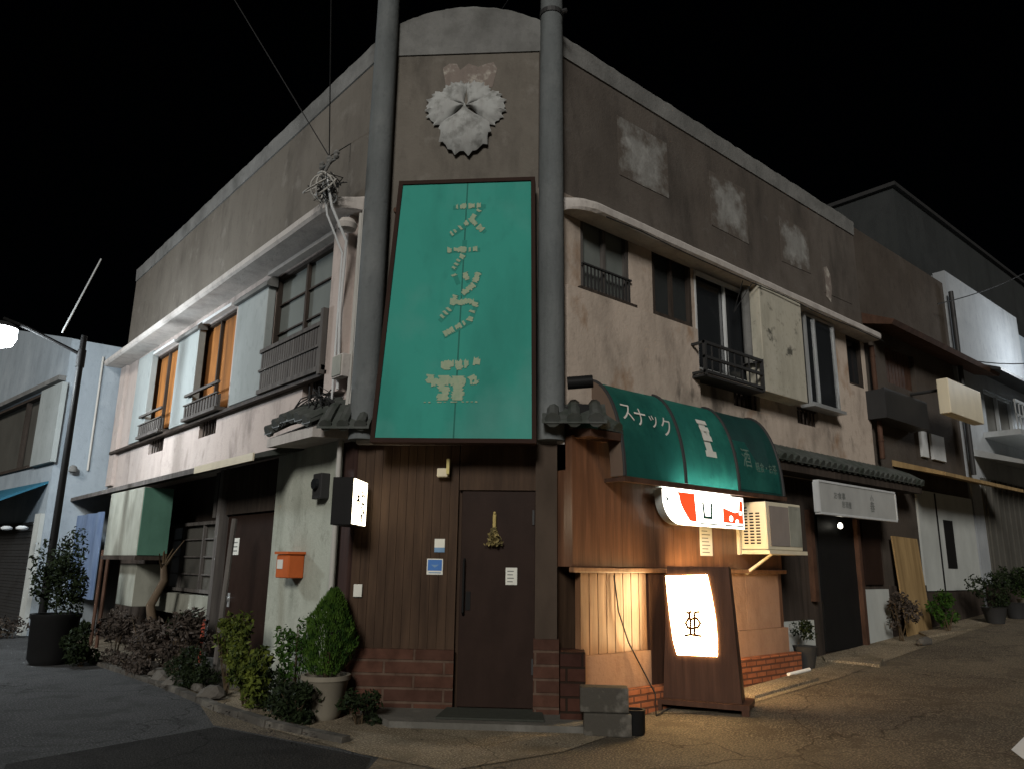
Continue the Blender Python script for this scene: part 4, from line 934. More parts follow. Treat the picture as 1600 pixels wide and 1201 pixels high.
# dried flower bundle on the door
wr = thing('dried_bouquet', 'dried straw bouquet hanging upside down on the entrance door', 'decoration', CF.P(CF.px(772, 850)[0], 0, 1.6))
a, z = CF.px(773, 808, 0); mb = MB(); mb.tube([CF.P(a, -.01, z + .04), CF.P(a, .02, z), CF.P(a, .02, z - .13)], .018, 8); mb.tube([CF.P(a, -.02, z + .05), CF.P(a, .03, z + .05)], .012, 8); obj('stalks', mb, m_gold, wr)
mb = MB()
for k in range(240):
    t = rnd.random(); p = CF.P(a + rnd.gauss(0, .05) * (t * .8 + .15), .03 + abs(rnd.gauss(0, .02)), z - .11 - t * .17); mb.leaf(p, .05, up=0)
obj('flowers', mb, foliage('dried flowers', (.30, .24, .10), (.07, .06, .03)), wr, solid=False)
# door camera / lamp above door
dl_ = thing('entrance_lamp', 'small yellowed lamp fitting above the entrance door', 'lamp', CF.P(CF.px(695, 730)[0], 0, 2.38))
a, z = CF.px(690, 738, .1); mb = MB(); mb.fb(CF, a - .05, a + .07, 0.0, .10, z - .04, z + .05); bevel(obj('housing', mb, m_cream, dl_), .01)
a, z = CF.px(700, 728, .14); mb = MB(); mb.fb(CF, a - .016, a + .016, .101, .15, z - .08, z + .08); bevel(obj('cover', mb, m_yel, dl_), .006)
mb = MB(); P = CF.P; mat_ = [P(CF.px(690, 1137, .1)[0] if False else -1.16, .05, dz0 - .008), P(-.24, .05, dz0 - .008), P(-.2, .48, dz0 - .022), P(-1.2, .48, dz0 - .022)]
mb.hexa(mat_ + [p + Vector((0, 0, .016)) for p in mat_]); tag(obj('door_mat', mb, plain('grey black mat', (.045, .048, .04), .95, sc=20, bst=.5)), 'dark grey door mat on the concrete step', 'mat')
# blue poster, notices by the shop front
t, r_, m2 = card(RF, [(868, 760), (887, 762), (888, 870), (869, 868)], .001, m_lblue, 'poster', 'tall pale blue poster in the gap between post and shop front', 'poster', mark=linesmark(7)); obj('print', m2, m_paper, t)
t, r_, m2 = card(WF, [(1091, 822), (1110, 824), (1115, 868), (1096, 867)], .001, m_paper, 'notice', 'narrow cream notice on the timber wall under the glowing sign', 'notice', mark=linesmark(7)); obj('print', m2, m_ginkk, t)
t, r_, m2 = card(LF, [(360, 840), (374, 840), (373, 866), (359, 866)], -.06, m_paper, 'notice', 'white paper notice on the dark left door', 'notice', mark=linesmark(3)); obj('print', m2, m_ginkk, t)
# mailbox
s0, z0 = LF.px(447, 903, .28); s1, z1 = LF.px(447, 865, .28); so = LF.px(425, 880, .05)[0]
mbx = thing('mailbox', 'orange red metal mailbox on the grey plaster wall', 'mailbox', LF.P(s0, .1, z0))
print('mail', s0, z0, z1)
mb = MB(); mb.fb(LF, s0 + .10, s0 + .42, .031, .22, z0, z1); bevel(obj('body', mb, m_orange, mbx), .012)
mb = MB(); mb.fb(LF, s0 + .08, s0 + .44, .031, .24, z1 + .002, z1 + .03); obj('lid', mb, m_orange, mbx)
mb = MB(); mb.fb(LF, s0 + .24, s0 + .38, .2205, .226, z0 + .10, z0 + .2); obj('label_plate', mb, m_paper, mbx)
# meter boxes and conduits on the left corner
mt = thing('electric_meter', 'grey electric meter box on the left corner wall', 'meter', LF.P(8.1, 0, 2.1))
s0, z0 = LF.px(505, 778, .1); mb = MB(); mb.fb(LF, s0, s0 + .2, .031, .14, z0, z0 + .28); bevel(obj('box', mb, m_dkmetal, mt), .01)
mb = MB(); mb.tube([LF.P(s0 + .1, .14, z0 + .16), LF.P(s0 + .1, .18, z0 + .16)], .06, 16); obj('dial', mb, m_glass, mt)
mt = thing('junction_box', 'small pale junction box under the cornice pipes', 'junction box', LF.P(7.6, 0, 3.5))
s0, z0 = LF.px(540, 590, .12); mb = MB(); mb.fb(LF, s0 - .05, s0 + .18, .10, .2, z0, z0 + .26); bevel(obj('box', mb, m_cornice, mt), .01)
mb = MB(); mb.fb(LF, s0 - .03, s0 + .16, .2, .21, z0 + .02, z0 + .24); obj('cover', mb, m_ivory, mt)
cb = thing('cable_bundle', 'tangle of pale conduits and black cables running down the left corner from the cornice', 'cables', LF.P(7.3, 0, 2.8))
for k, (u, r, m) in enumerate(((553, .022, m_wcable), (560, .028, m_wcable), (567, .016, m_cable), (572, .02, m_wcable))):
    a = LF.px(u, 470, .1)[0]; mb = MB()
    mb.tube([LF.P(a, .08 + .01 * k, 5.35), LF.P(a + .01, .08 + .01 * k, 4.2), LF.P(a - .005, .09, 3.3), LF.P(a + .02 * k, .1, 3.1)], r, 8); obj('conduit', mb, m, cb, smooth=True)
mb = MB()
for k in range(16):
    a = 7.25 + rnd.random() * .35; pts = [LF.P(a + rnd.gauss(0, .10), .42 + rnd.gauss(0, .06), 5.62 + rnd.gauss(0, .08)) for _ in range(5)]
    mb.tube(pts, .007, 5)
for k in range(14):
    pts = [LF.P(7.25 + rnd.random() * .4, .12 + rnd.random() * .3, 3.12 + rnd.gauss(0, .10)) for _ in range(5)]; mb.tube(pts, .008, 5)
for k in range(3):
    a, z = LF.px(440, 655 + k * 6, .5); mb.tube([LF.P(7.5, .3, 3.25), LF.P((7.5 + a) / 2, .4, 3.12 + k * .04), LF.P(a, .5, z)], .008, 5)
obj('loose_cables', mb, m_cable, cb)
mb = MB(); P0 = LF.P(7.35, .5, 5.6)
for k in range(5):
    c = P0 + Vector((rnd.gauss(0, .03), rnd.gauss(0, .07), rnd.gauss(0, .05))); ax = Vector((rnd.gauss(0, 1), rnd.gauss(0, .5), rnd.gauss(0, .5))).normalized(); u_ = ax.orthogonal(); v_ = ax.cross(u_); rr = rnd.uniform(.09, .15)
    mb.tube([c + (u_ * math.cos(t * .42) + v_ * math.sin(t * .42)) * rr for t in range(16)], .010, 6)
obj('cable_coil', mb, m_wcable, cb, smooth=True)
mb = MB(); mb.tube([P0 + Vector((0, -.05, .1)), LF.P(7.28, .42, 5.35), LF.P(7.3, .2, 5.0), LF.P(7.45, .14, 4.2), LF.P(7.4, .13, 3.3)], .015, 8); mb.tube([P0 + Vector((0, .05, .1)), LF.P(7.42, .40, 5.3), LF.P(7.42, .18, 4.9), LF.P(7.5, .14, 4.2), LF.P(7.5, .14, 3.2)], .012, 8)
obj('white_conduit', mb, m_aluw, cb, smooth=True)
mb = MB(); mb.tube([LF.P(7.35, .36, 5.5), LF.P(7.4, .5, 5.75), LF.P(7.3, .45, 5.95)], .02, 8); mb.tube([LF.P(7.2, .45, 5.9), LF.P(7.55, .45, 5.92)], .015, 8)
for a in (7.2, 7.37, 7.55): mb.lathe(LF.P(a, .45, 5.9), [(.02, 0), (.035, .02), (.025, .05), (.035, .07), (.02, .1)], 10)
obj('insulator_bracket', mb, m_cap, cb)
mb = MB(); a = LF.px(530, 350, .3)
mb.lathe(LF.P(a[0], .2, a[1] - .06), [(.02, 0), (.10, .02), (.12, .08), (.08, .14), (.02, .15)], 14)
tag(obj('soffit_lamp', mb, m_cornice, smooth=True), 'rounded grey lamp under the left cornice end', 'lamp')
# overhead wires from the bracket
Pb = LF.P(7.38, .45, 6.0)
def wire(uv, dist, sag, label):
    r = ray(*uv).normalized(); q = CAM + r * dist; mb = MB(); pts = []
    for k in range(13): t = k / 12; p = Pb.lerp(q, t); p.z -= sag * 4 * t * (1 - t); pts.append(p)
    mb.tube(pts, .007, 6); return tag(obj('overhead_wire', mb, m_cable, smooth=True), label, 'wire', 'overhead wires at the corner')
wire((518, -40), 9.0, .0, 'thick overhead wire rising straight up from the corner bracket')
wire((330, -60), 14, .0, 'thin overhead wire sloping up to the left from the corner bracket')
wire((800, -10), 26, .5, 'thin overhead wire passing behind the left grey column')
# rain pipe on ground floor left corner
mb = MB(); a = LF.px(524, 800, .1)[0]; mb.tube([LF.P(a, .1, 2.75), LF.P(a, .09, 1.4), LF.P(a, .09, .1)], .028, 10)
tag(obj('drain_pipe', mb, m_wcable, smooth=True), 'pale thin drain pipe down the left corner beside the lit box sign', 'pipe')
# black roll on the little tiled roof
mb = MB(); a = CF.px(902, 592, .4); mb.tube([CF.P(a[0] - .10, .3, a[1] - .02), CF.P(a[0] + .16, .3, a[1] + .0)], .065, 14); tag(obj('rolled_sheet', mb, m_black, smooth=True), 'black rolled sheet on the small tiled roof beside the awning', 'roll')
mb = MB(); a = RF.px(915, 645, .35); mb.fb(RF, a[0] - .12, a[0] + .25, .15, .38, a[1] - .05, a[1] + .08); tag(obj('metal_box', mb, m_dkmetal), 'dark metal box tucked in beside the open end of the awning', 'box')
# concrete blocks and dark bucket
P1 = ground(912, 1150); P2 = ground(976, 1152)
dv = (P2 - P1); dv.z = 0; dv.normalize(); nv = Vector((-dv.y, dv.x, 0)); BFm = Frame(P1, dv, -nv)
mb = MB(); mb.fb(BFm, 0, .42, -.2, 0, 0, .19); tag(bevel(obj('concrete_block', mb, m_block), .012), 'lower grey concrete block beside the brick pedestal', 'concrete block', 'concrete blocks by the pedestal')
mb = MB(); mb.fb(BFm, -.03, .40, -.22, -.03, .192, .40); tag(bevel(obj('concrete_block', mb, m_block), .012), 'upper grey concrete block stacked on another one', 'concrete block', 'concrete blocks by the pedestal')
P3 = ground(1000, 1148); mb = MB(); mb.lathe((P3.x, P3.y + .05, 0), [(.075, 0), (.085, .02), (.09, .2), (.095, .21), (.07, .21), (.065, .05)], 20); tag(obj('bucket', mb, m_black, smooth=True), 'small black bucket beside the concrete blocks', 'bucket')
# small white tube and slab by the brick foot
a = ground(1232, 1057); b_ = ground(1265, 1049); mb = MB(); mb.tube([a + Vector((0, 0, .03)), b_ + Vector((0, 0, .03))], .022, 8); tag(obj('white_pipe', mb, m_white), 'short white pipe lying on the ground beside the brick foot', 'pipe')
def slab(pxs, label, h=.04):
    q = [ground(*p) for p in pxs]; mb = MB(); mb.hexa([p - Vector((0, 0, .03)) for p in q] + [p + Vector((0, 0, h)) for p in q]); tag(bevel(obj('paving_slab', mb, m_pave), .006), label, 'slab', 'thin slabs against the right hand fronts')
slab([(1150, 1083), (1240, 1058), (1280, 1063), (1180, 1092)], 'long worn slab in front of the brick foot')
slab([(1285, 1028), (1380, 1032), (1375, 1042), (1290, 1034)], 'pale slab before the black doorway')
slab([(1435, 990), (1490, 980), (1520, 985), (1450, 997)], 'small pale slab near the plywood sheet')

# ------------------------------------------------------------------ plants by the left corner
def pot_shrub():
    p = Vector((4.0, 7.42, 0)); c = p
    q = ground(505, 1110)
    c = Vector((3.72, 6.98, 0))
    t = thing('potted_conifer', 'upright green conifer in a pale round pot left of the entrance', 'potted plant', c)
    a, z = 0, .30
    mb = MB(); mb.lathe(c, [(.13, 0), (.16, .05), (.215, .34), (.235, .36), (.235, .40), (.205, .40), (.19, .33)], 28); obj('pot', mb, m_terra, t, smooth=True)
    mb = MB(); mb.tube([c + Vector((0, 0, .3)), c + Vector((.01, 0, .6))], .03, 8); obj('stem', mb, m_stem, t)
    mb = MB(); H = .78
    for k in range(9000):
        u = rnd.random() ** .8; prof = (math.sin(math.pi * (u * .86 + .12)) ** .75) * .262 * (1.05 - .35 * u)
        th = rnd.random() * 6.283; lump = 1 + .13 * math.sin(3 * th + u * 9) + .08 * math.sin(7 * th - u * 17)
        rr = prof * lump * (1 - abs(rnd.gauss(0, .16)))
        pt = c + Vector((rr * math.cos(th) + .03 * u, rr * math.sin(th), .40 + u * H))
        d = Vector((math.cos(th) * .4, math.sin(th) * .4, 1)).normalized(); s = Vector((-math.sin(th), math.cos(th), 0)); L = rnd.uniform(.02, .045)
        s.rotate(Matrix.Rotation(rnd.uniform(-1.2, 1.2), 3, d))
        mb.add([pt, pt + s * .007, pt + d * L, pt - s * .007], [(0, 1, 2, 3)])
    obj('foliage', mb, foliage('conifer leaf', (.062, .118, .018), (.012, .034, .007)), t, solid=False)
pot_shrub()
def bush(name, label, c, rad, n, size, mat, stems=5, group=None, lumps=8, cat='bush'):
    c = Vector(c); base = Vector((c.x, c.y, gz(c.x, c.y)))
    t = thing(name, label, cat, base, group)
    mb = MB(); mb.leaves(c, rad, n, size, lumps, floor=base.z + .01); obj('foliage', mb, mat, t, solid=False)
    mb = MB()
    for k in range(stems):
        q = c + Vector((rnd.uniform(-.6, .6) * rad[0], rnd.uniform(-.6, .6) * rad[1], rnd.uniform(0, .7) * rad[2])); mb.tube([base + (q - base) * .0 + Vector((rnd.uniform(-.03, .03), rnd.uniform(-.03, .03), 0)), base.lerp(q, .5) + Vector((0, 0, .03)), q], .008, 5, r1=.003)
    obj('stems', mb, m_stem, t); return t
G1 = 'plants along the left wall'
bush('leafy_bush', 'tall yellow green leafy plant in front of the dark left door', (3.45, 8.75, .52), (.28, .42, .5), 900, .085, m_leaf2, 9, G1)
bush('leafy_bush', 'low yellow green plant beside the kerb in front of the plaster wall', (3.35, 8.0, .3), (.28, .5, .34), 1300, .075, m_leaf2, 6, G1)
bush('leafy_bush', 'dark green bush right behind the potted conifer', (3.78, 7.75, .5), (.22, .34, .46), 900, .06, m_leaf1, 6, G1)
bush('leafy_bush', 'dark low plant at the foot of the potted conifer', (3.42, 6.95, .22), (.3, .42, .26), 1500, .06, m_leaf3, 5, G1)
bush('leafy_bush', 'dark low plant spreading towards the door step', (3.85, 6.55, .15), (.28, .3, .17), 500, .06, m_leaf3, 5, G1)
bush('dry_bush', 'grey brown dry bush nearest the red board', (3.42, 10.1, .42), (.32, .6, .42), 1100, .085, m_leafd, 8, G1)
bush('dry_bush', 'grey brown dry bush in the middle of the left bed', (3.35, 11.4, .42), (.34, .75, .42), 1200, .09, m_leafd, 8, G1)
bush('dry_bush', 'small grey brown dry bush at the far end of the bed', (3.3, 12.7, .35), (.3, .6, .36), 800, .08, m_leafd, 6, G1)
bush('leafy_bush', 'dark green plant among the dry bushes', (3.55, 10.6, .62), (.22, .35, .25), 350, .08, m_leaf3, 5, G1)
bush('leafy_bush', 'dark undergrowth filling the gap between the yellow green plants and the dry bushes', (3.3, 9.35, .2), (.28, .5, .24), 1500, .055, m_leaf3, 5, G1)
bush('leafy_bush', 'dark undergrowth in front of the grey plaster wall left of the conifer', (3.55, 7.75, .2), (.3, .5, .24), 1500, .055, m_leaf3, 5, G1)
bush('dry_bush', 'low brown dry growth hanging over the kerb in the middle of the bed', (3.12, 11.0, .16), (.22, 1.1, .2), 1500, .06, m_leafd, 5, G1)
# edging stones
def stone(c, r, label):
    bm = bmesh.new(); bmesh.ops.create_icosphere(bm, subdivisions=2, radius=1)
    mb = MB(); sx, sy, sz = r * rnd.uniform(.8, 1.3), r * rnd.uniform(.8, 1.3), r * rnd.uniform(.55, .8); ph = [rnd.random() * 6 for _ in range(3)]
    vs = []
    for v in bm.verts:
        k = 1 + .16 * math.sin(3.1 * v.co.x + ph[0]) + .14 * math.sin(3.7 * v.co.y + ph[1]) + .1 * math.sin(5 * v.co.z + ph[2])
        vs.append(Vector((v.co.x * sx * k, v.co.y * sy * k, max(-.3, v.co.z) * sz * k)) + Vector(c))
    mb.add(vs, [tuple(x.index for x in f.verts) for f in bm.faces]); bm.free()
    return tag(obj('edging_stone', mb, m_stone), label, 'stone', 'rough stones edging the left plant bed')
lab = 'one of the rough grey stones edging the left plant bed'
for k in range(9): 
    y = 8.6 + k * .47; x = 3.22 + .05 * math.sin(k * 1.7); stone((x, y, .06), rnd.uniform(.08, .14), lab)
# leaning post with red tip by the left door
mb = MB(); a = ground(326, 1080); mb.tube([Vector((3.52, 9.3, 0)), Vector((3.54, 9.3, .9)), Vector((3.6, 9.35, 1.95))], .035, 8)
tag(obj('timber_post', mb, m_gwood), 'weathered thin post standing in front of the left dark door jamb', 'post')
# projecting shutter cabinet, white and green
cbn = thing('wall_cabinet', 'box shaped wall cabinet with ivory front and sea green side hanging under the left eave', 'cabinet', (3.65, 13.3, 1.5))
mb = MB(); mb.box(3.32, 3.76, 12.32, 14.2, 1.50, 2.52); bevel(obj('body', mb, m_ivory, cbn), .01)
mb = MB(); mb.box(3.33, 3.75, 12.305, 12.319, 1.51, 2.51); obj('side_panel', mb, m_green, cbn)
mb = MB(); mb.box(3.3, 3.78, 12.29, 14.25, 1.44, 1.498); obj('base_rail', mb, m_dwood, cbn)
# tarp / blue panel
tp = LF.rect([(102, 808), (155, 800), (152, 932), (112, 936)], .45); print('tarp', tp)
mb = MB(); n = 12; vs = []
for k in range(n + 1):
    a = tp[0] + (tp[1] - tp[0]) * k / n
    for o in (.45, .43):
        for z in (tp[2], tp[3]): vs.append(LF.P(a, o + .03 * math.sin(k * 1.4), z))
fs = []
for k in range(n): b4 = 4 * k; fs += [(b4, b4 + 1, b4 + 5, b4 + 4), (b4 + 2, b4 + 3, b4 + 7, b4 + 6), (b4, b4 + 2, b4 + 6, b4 + 4), (b4 + 1, b4 + 3, b4 + 7, b4 + 5)]
fs += [(0, 1, 3, 2), (4 * n, 4 * n + 1, 4 * n + 3, 4 * n + 2)]
mb.add(vs, fs); tag(obj('hanging_sheet', mb, m_tarp, smooth=True), 'blue plastic sheet hanging below the left eave', 'sheet')
mb = MB()
for (y, zz) in ((14.6, 2.4), (15.0, 1.6)): mb.tube([(3.5, y, 0), (3.5, y, zz)], .03, 8)
mb.tube([(3.5, 14.6, 1.5), (3.5, 15.0, 1.5)], .03, 8); tag(obj('pipe_rack', mb, m_rust), 'thin brown pipe stand between the blue sheet and the cabinet', 'stand')
mb = MB(); mb.box(3.45, 3.85, 12.7, 13.6, .75, 1.38); tag(bevel(obj('board', mb, m_ivory), .01), 'pale board leaning under the ivory and green cabinet', 'board')
mb = MB(); mb.tube([(3.55, 11.9, 0), (3.6, 11.98, .4), (3.53, 12.05, .8), (3.68, 12.05, 1.15), (3.66, 12.1, 1.4)], .08, 10, r1=.045); tk = mb
tr = thing('old_tree_stump', 'bare crooked tree trunk under the eave beside the cabinet', 'tree', (3.6, 11.95, 0)); obj('trunk', tk, wood('bark', (.12, .09, .06), (.05, .035, .025), .9, sc=8), tr, smooth=True)
mb = MB(); 
for k in range(7): d = Vector((rnd.uniform(-.25, .2), rnd.uniform(-.5, .5), rnd.uniform(.2, .6))); mb.tube([(3.66, 12.1, 1.3), Vector((3.66, 12.1, 1.3)) + d * .5 + Vector((0, .05, 0)), Vector((3.66, 12.1, 1.3)) + d], .02, 6, r1=.006)
obj('branch', mb, m_stem, tr)
# pole plant: dark shrub in dark tub at the street pole
pc = Vector((2.48, 12.75, 0))
t = thing('tub_plant', 'dark glossy shrub in a tall black tub by the street lamp pole', 'potted plant', pc)
mb = MB(); mb.lathe(pc, [(.24, 0), (.29, .08), (.31, .6), (.33, .63), (.33, .68), (.28, .68), (.26, .6)], 24); obj('tub', mb, m_black, t, smooth=True)
mb = MB(); mb.leaves(pc + Vector((0, 0, 1.15)), (.38, .40, .72), 3000, .07, 12, floor=.5); obj('foliage', mb, m_leaf3, t, solid=False)
bush('leafy_bush', 'dark low bush beside the black tub', (2.75, 12.2, .3), (.3, .35, .32), 1300, .07, m_leaf3, 5, G1)
# ------------------------------------------------------------------ street lamp on the left
lp = Vector((2.42, 13.4, 0))
sl = thing('street_lamp', 'tall dark pole with glowing white lamp on a slanting arm at the left', 'street lamp', lp)
mb = MB(); mb.tube([lp, lp + Vector((0, 0, 4.94))], .06, 12, r1=.045); obj('pole', mb, m_black, sl, smooth=True)
LFp = Frame(lp, (0, 1, 0), (-1, 0, 0))
hp = CAM + ray(3, 512) * ((lp.y + .2) / ray(3, 512).y); print('lamp head', hp)
jn = lp + Vector((0, 0, 4.62)); mid = CAM + ray(42, 512) * ((lp.y + .1) / ray(42, 512).y)
mb = MB(); mb.tube([jn, jn.lerp(mid, .5) + Vector((0, 0, .0)), mid, hp + Vector((0, 0, .15))], .028, 8); mb.tube([jn + Vector((0, 0, -.2)), jn + Vector((0, 0, .08))], .065, 10); obj('arm', mb, m_black, sl, smooth=True)
mb = MB(); mb.lathe(hp, [(.02, .10), (.12, .08), (.22, .02), (.22, -.01)], 20); hd = obj('lamp_head', mb, m_dkmetal, sl, smooth=True)
mb = MB(); mb.lathe(hp, [(.21, -.012), (.22, -.14), (.17, -.27), (.01, -.33)], 20); obj('lens', mb, m_e_lamp, hd, smooth=True)
ld = bpy.data.lights.new('street_lamp_light', 'POINT'); ld.energy = 620; ld.color = (.86, .94, 1); ld.shadow_soft_size = .2
lo = bpy.data.objects.new('street_lamp_light', ld); COL.objects.link(lo); lo.parent = sl; lo.location = hp - lp + Vector((0, 0, -.55))
mb = MB(); mb.tube([CAM + ray(97, 520) * ((lp.y + .3) / ray(97, 520).y), CAM + ray(158, 405) * ((lp.y + .3) / ray(158, 405).y)], .014, 6)
tag(obj('guy_wire', mb, m_alu), 'thin shiny guy wire rising to the right from the street lamp pole', 'wire')
# ------------------------------------------------------------------ HOUSE FAR LEFT
hb = thing('terrace_house', 'pale blue grey plastered house behind the street lamp with a blue awning', 'house', (2.95, 17.5, 0))
mb = MB(); mb.box(2.95, 8, 17.42, 24, 0, 5.88); obj('wall', mb, m_blueg, hb)
d = ray(-490, 850); d.z = 0; d.normalize(); nn = Vector((-d.y, d.x, 0)); 
if nn.dot(CAM - Vector((2.9, 17.4, 0))) < 0: nn = -nn
HF = Frame((2.94, 17.44, 0), d, nn)
wr_ = HF.rect([(-2, 640), (64, 622), (62, 728), (-2, 742)], 0); pr2 = HF.rect([(68, 622), (98, 610), (95, 716), (66, 722)], 0)
print('HF', d, wr_, pr2, HF.px(0, 505), HF.px(0, 640), HF.px(40, 800), HF.px(40, 965))
mb = MB(); mb.wall(HF, 0, 12, 0, 5.86, -.25, 0, [(wr_[0], wr_[1] + 3, wr_[2], wr_[3])]); qg = HF.px(0, 512); sl_ = (qg[1] - 5.9) / qg[0]; print('gable', qg); mb.fpoly(HF, [(0, 5.862), (12, 5.862), (12, 5.9 + sl_ * 12), (.02, 5.9)], -.25, -.002); obj('wall', mb, m_blueg, hb)
mb = MB(); z = HF.px(60, 620)[1]; mb.fb(HF, 0, 12, .002, .14, wr_[3] + .06, wr_[3] + .16); obj('eave', mb, m_cap, hb)
mb = MB(); fwf = .06; mb.fb(HF, wr_[0], wr_[0] + fwf, -.1, .03, wr_[2], wr_[3]); mb.fb(HF, wr_[0] + 1.3, wr_[0] + 1.36, -.1, .0, wr_[2], wr_[3]); mb.fb(HF, wr_[0] + fwf, wr_[1] + 2.9, -.1, .03, wr_[3] - fwf, wr_[3]); mb.fb(HF, wr_[0] + fwf, wr_[1] + 2.9, -.1, .05, wr_[2], wr_[2] + fwf); wf = obj('window', mb, m_dwood, hb)
mb = MB(); mb.fb(HF, wr_[0] + .01, wr_[1] + 2.9, -.14, -.11, wr_[2], wr_[3]); obj('pane', mb, m_frostd, wf)
mb = MB(); mb.fb(HF, pr2[0], wr_[0] - .02, .002, .1, wr_[2], wr_[3]); obj('shutter_box', mb, m_shut, hb)
q0 = HF.px(75, 790, .5); q1 = HF.px(75, 815, .8); print('aw', q0, q1)
mb = MB(); mb.prof(HF, [(0, 2.95), (.9, 2.48), (.9, 2.3), (.88, 2.3), (.88, 2.45), (0, 2.9)], .1, 12); obj('awning', mb, m_bawn, hb)
mb = MB(); zb = .0
for k in range(34): mb.fb(HF, .55, 12, .0, .03 + (k % 2) * .012, .05 + k * .062, .05 + (k + 1) * .062 - .004)
obj('roller_shutter', mb, m_dkmetal, hb)
mb = MB(); mb.fb(HF, .0, .35, .002, .08, 0, 2.3); obj('pillar', mb, m_greyp, hb)
for k in range(2):
    a = HF.px(10 + k * 24, 826, .7); mb = MB(); c = HF.P(a[0], .7, a[1]); mb.lathe(c, [(.05, .06), (.10, .03), (.09, 0), (.03, -.02)], 14); tag(obj('spotlight', mb, m_aluw, smooth=True), ('left' if k == 0 else 'right') + ' of two small white lamps under the blue awning', 'lamp', 'lamps under the blue awning')
bush('dry_bush', 'low scrubby plants along the shutter of the far left house', (2.4, 17.0, .2), (.9, .4, .25), 500, .09, m_leafd, 5)
mb = MB(); a = ground(40, 975); mb.lathe((a.x, a.y, 0), [(.2, 0), (.25, .25), (.22, .25)], 16); tag(obj('planter_bowl', mb, m_greyp), 'pale bowl planter in front of the roller shutter', 'planter')
# wall lamp on side of the house
mb = MB(); F17 = Frame((0, 17.42, 0), (1, 0, 0), (0, -1, 0)); a = F17.px(113, 738, .1); mb.lathe(F17.P(a[0], .12, a[1]), [(.03, 0), (.08, .02), (.07, .12), (.03, .15)], 12); mb.fb(F17, a[0] - .02, a[0] + .02, .0, .1, a[1] + .05, a[1] + .09)
tag(obj('wall_lamp', mb, m_cap, smooth=True), 'small round wall lamp on the side of the pale house', 'lamp')

# ------------------------------------------------------------------ RIGHT HAND BUILDINGS
def wpart(name, root, mb, mat, **k): return obj(name, mb, mat, root, **k)
b2 = thing('terrace_house', 'dark brown plastered terrace house directly right of the corner building', 'house', (15.3, 6.5, .4))
x0, x1 = XE + .004, 17.42
nb_w = RF.rect([(1375, 535), (1422, 562), (1426, 612), (1380, 600)], -.1)
mb = MB(); mb.wall(Frame((0, YR + .03, 0), (1, 0, 0), (0, -1, 0)), x0, x1, .3, 7.62, -.25, 0, [nb_w]); mb.box(x1 - .2, x1, YR + .38, 13, .3, 7.6); wpart('wall', b2, mb, stucco('dark brown stucco', (.068, .056, .046), (.028, .024, .02), (.115, .1, .085)))
mb = MB(); mb.box(x0, x1, YR + .3, 13, 7.2, 7.3); wpart('roof', b2, mb, m_conc)
F2 = Frame((0, YR + .03, 0), (1, 0, 0), (0, -1, 0))
mb = MB(); mb.prof(F2, [(0, 5.75), (.5, 5.62), (.55, 5.7), (0, 5.95)], x0 + .1, x1 + 1.2); wpart('eave', b2, mb, m_rust)
mb = MB(); 
for k in range(9): a = nb_w[0] + (nb_w[1] - nb_w[0]) * (k + .1) / 9; mb.fb(F2, a, a + (nb_w[1] - nb_w[0]) / 9 * .8, -.12, -.08, nb_w[2], nb_w[3])
wn = wpart('window', b2, mb, m_rust)
q = RF.rect([(1385, 606), (1452, 630), (1454, 668), (1388, 650)], .35)
mb = MB(); mb.fb(F2, q[0], q[1], .02, .35, q[2] - .02, q[2] + .04); mb.fb(F2, q[0], q[1], .30, .35, q[2] + .04, q[3] + .02); mb.fb(F2, q[0], q[0] + .05, .02, .30, q[2] + .04, q[3]); mb.fb(F2, q[1] - .05, q[1], .02, .30, q[2] + .04, q[3]); wpart('balcony', b2, mb, m_dkmetal)
mb = MB(); mb.prof(F2, [(0, 3.25), (.85, 3.02), (.85, 3.08), (0, 3.36)], x0 + .75, x1 + .5); wpart('lower_eave', b2, mb, m_ply)
# ground floor doors
q = RF.rect([(1440, 800), (1520, 805), (1535, 900), (1450, 900)], -.1)
s_ = F2.px(1437, 850)[0]; e_ = x1
mb = MB(); mb.fb(F2, s_, e_, .003, .04, 1.1, 2.9); wpart('door', b2, mb, m_greyp)
mb = MB(); a = F2.px(1474, 850)[0]; b_ = F2.px(1488, 850)[0]; mb.fb(F2, a, b_, .041, .05, 1.5, 2.4); mb.fb(F2, s_ + .8, s_ + .84, .041, .055, 1.1, 2.88); wpart('door_glass', b2, mb, m_black)
mb = MB(); mb.fb(F2, x0 + .1, s_ - .02, .003, .05, .4, 1.2); mb.fb(F2, s_, e_, .003, .05, .4, 1.08); wpart('lower_wall', b2, mb, m_dwood)
q = F2.rect([(1440, 675), (1475, 680), (1478, 718), (1442, 715)], .05)
mb = MB(); mb.fb(F2, q[0], q[0] + .28, .003, .05, q[2], q[3]); mb.fb(F2, q[0] + .5, q[1], .003, .05, q[2], q[3]); wpart('small_window', b2, mb, m_aluw)
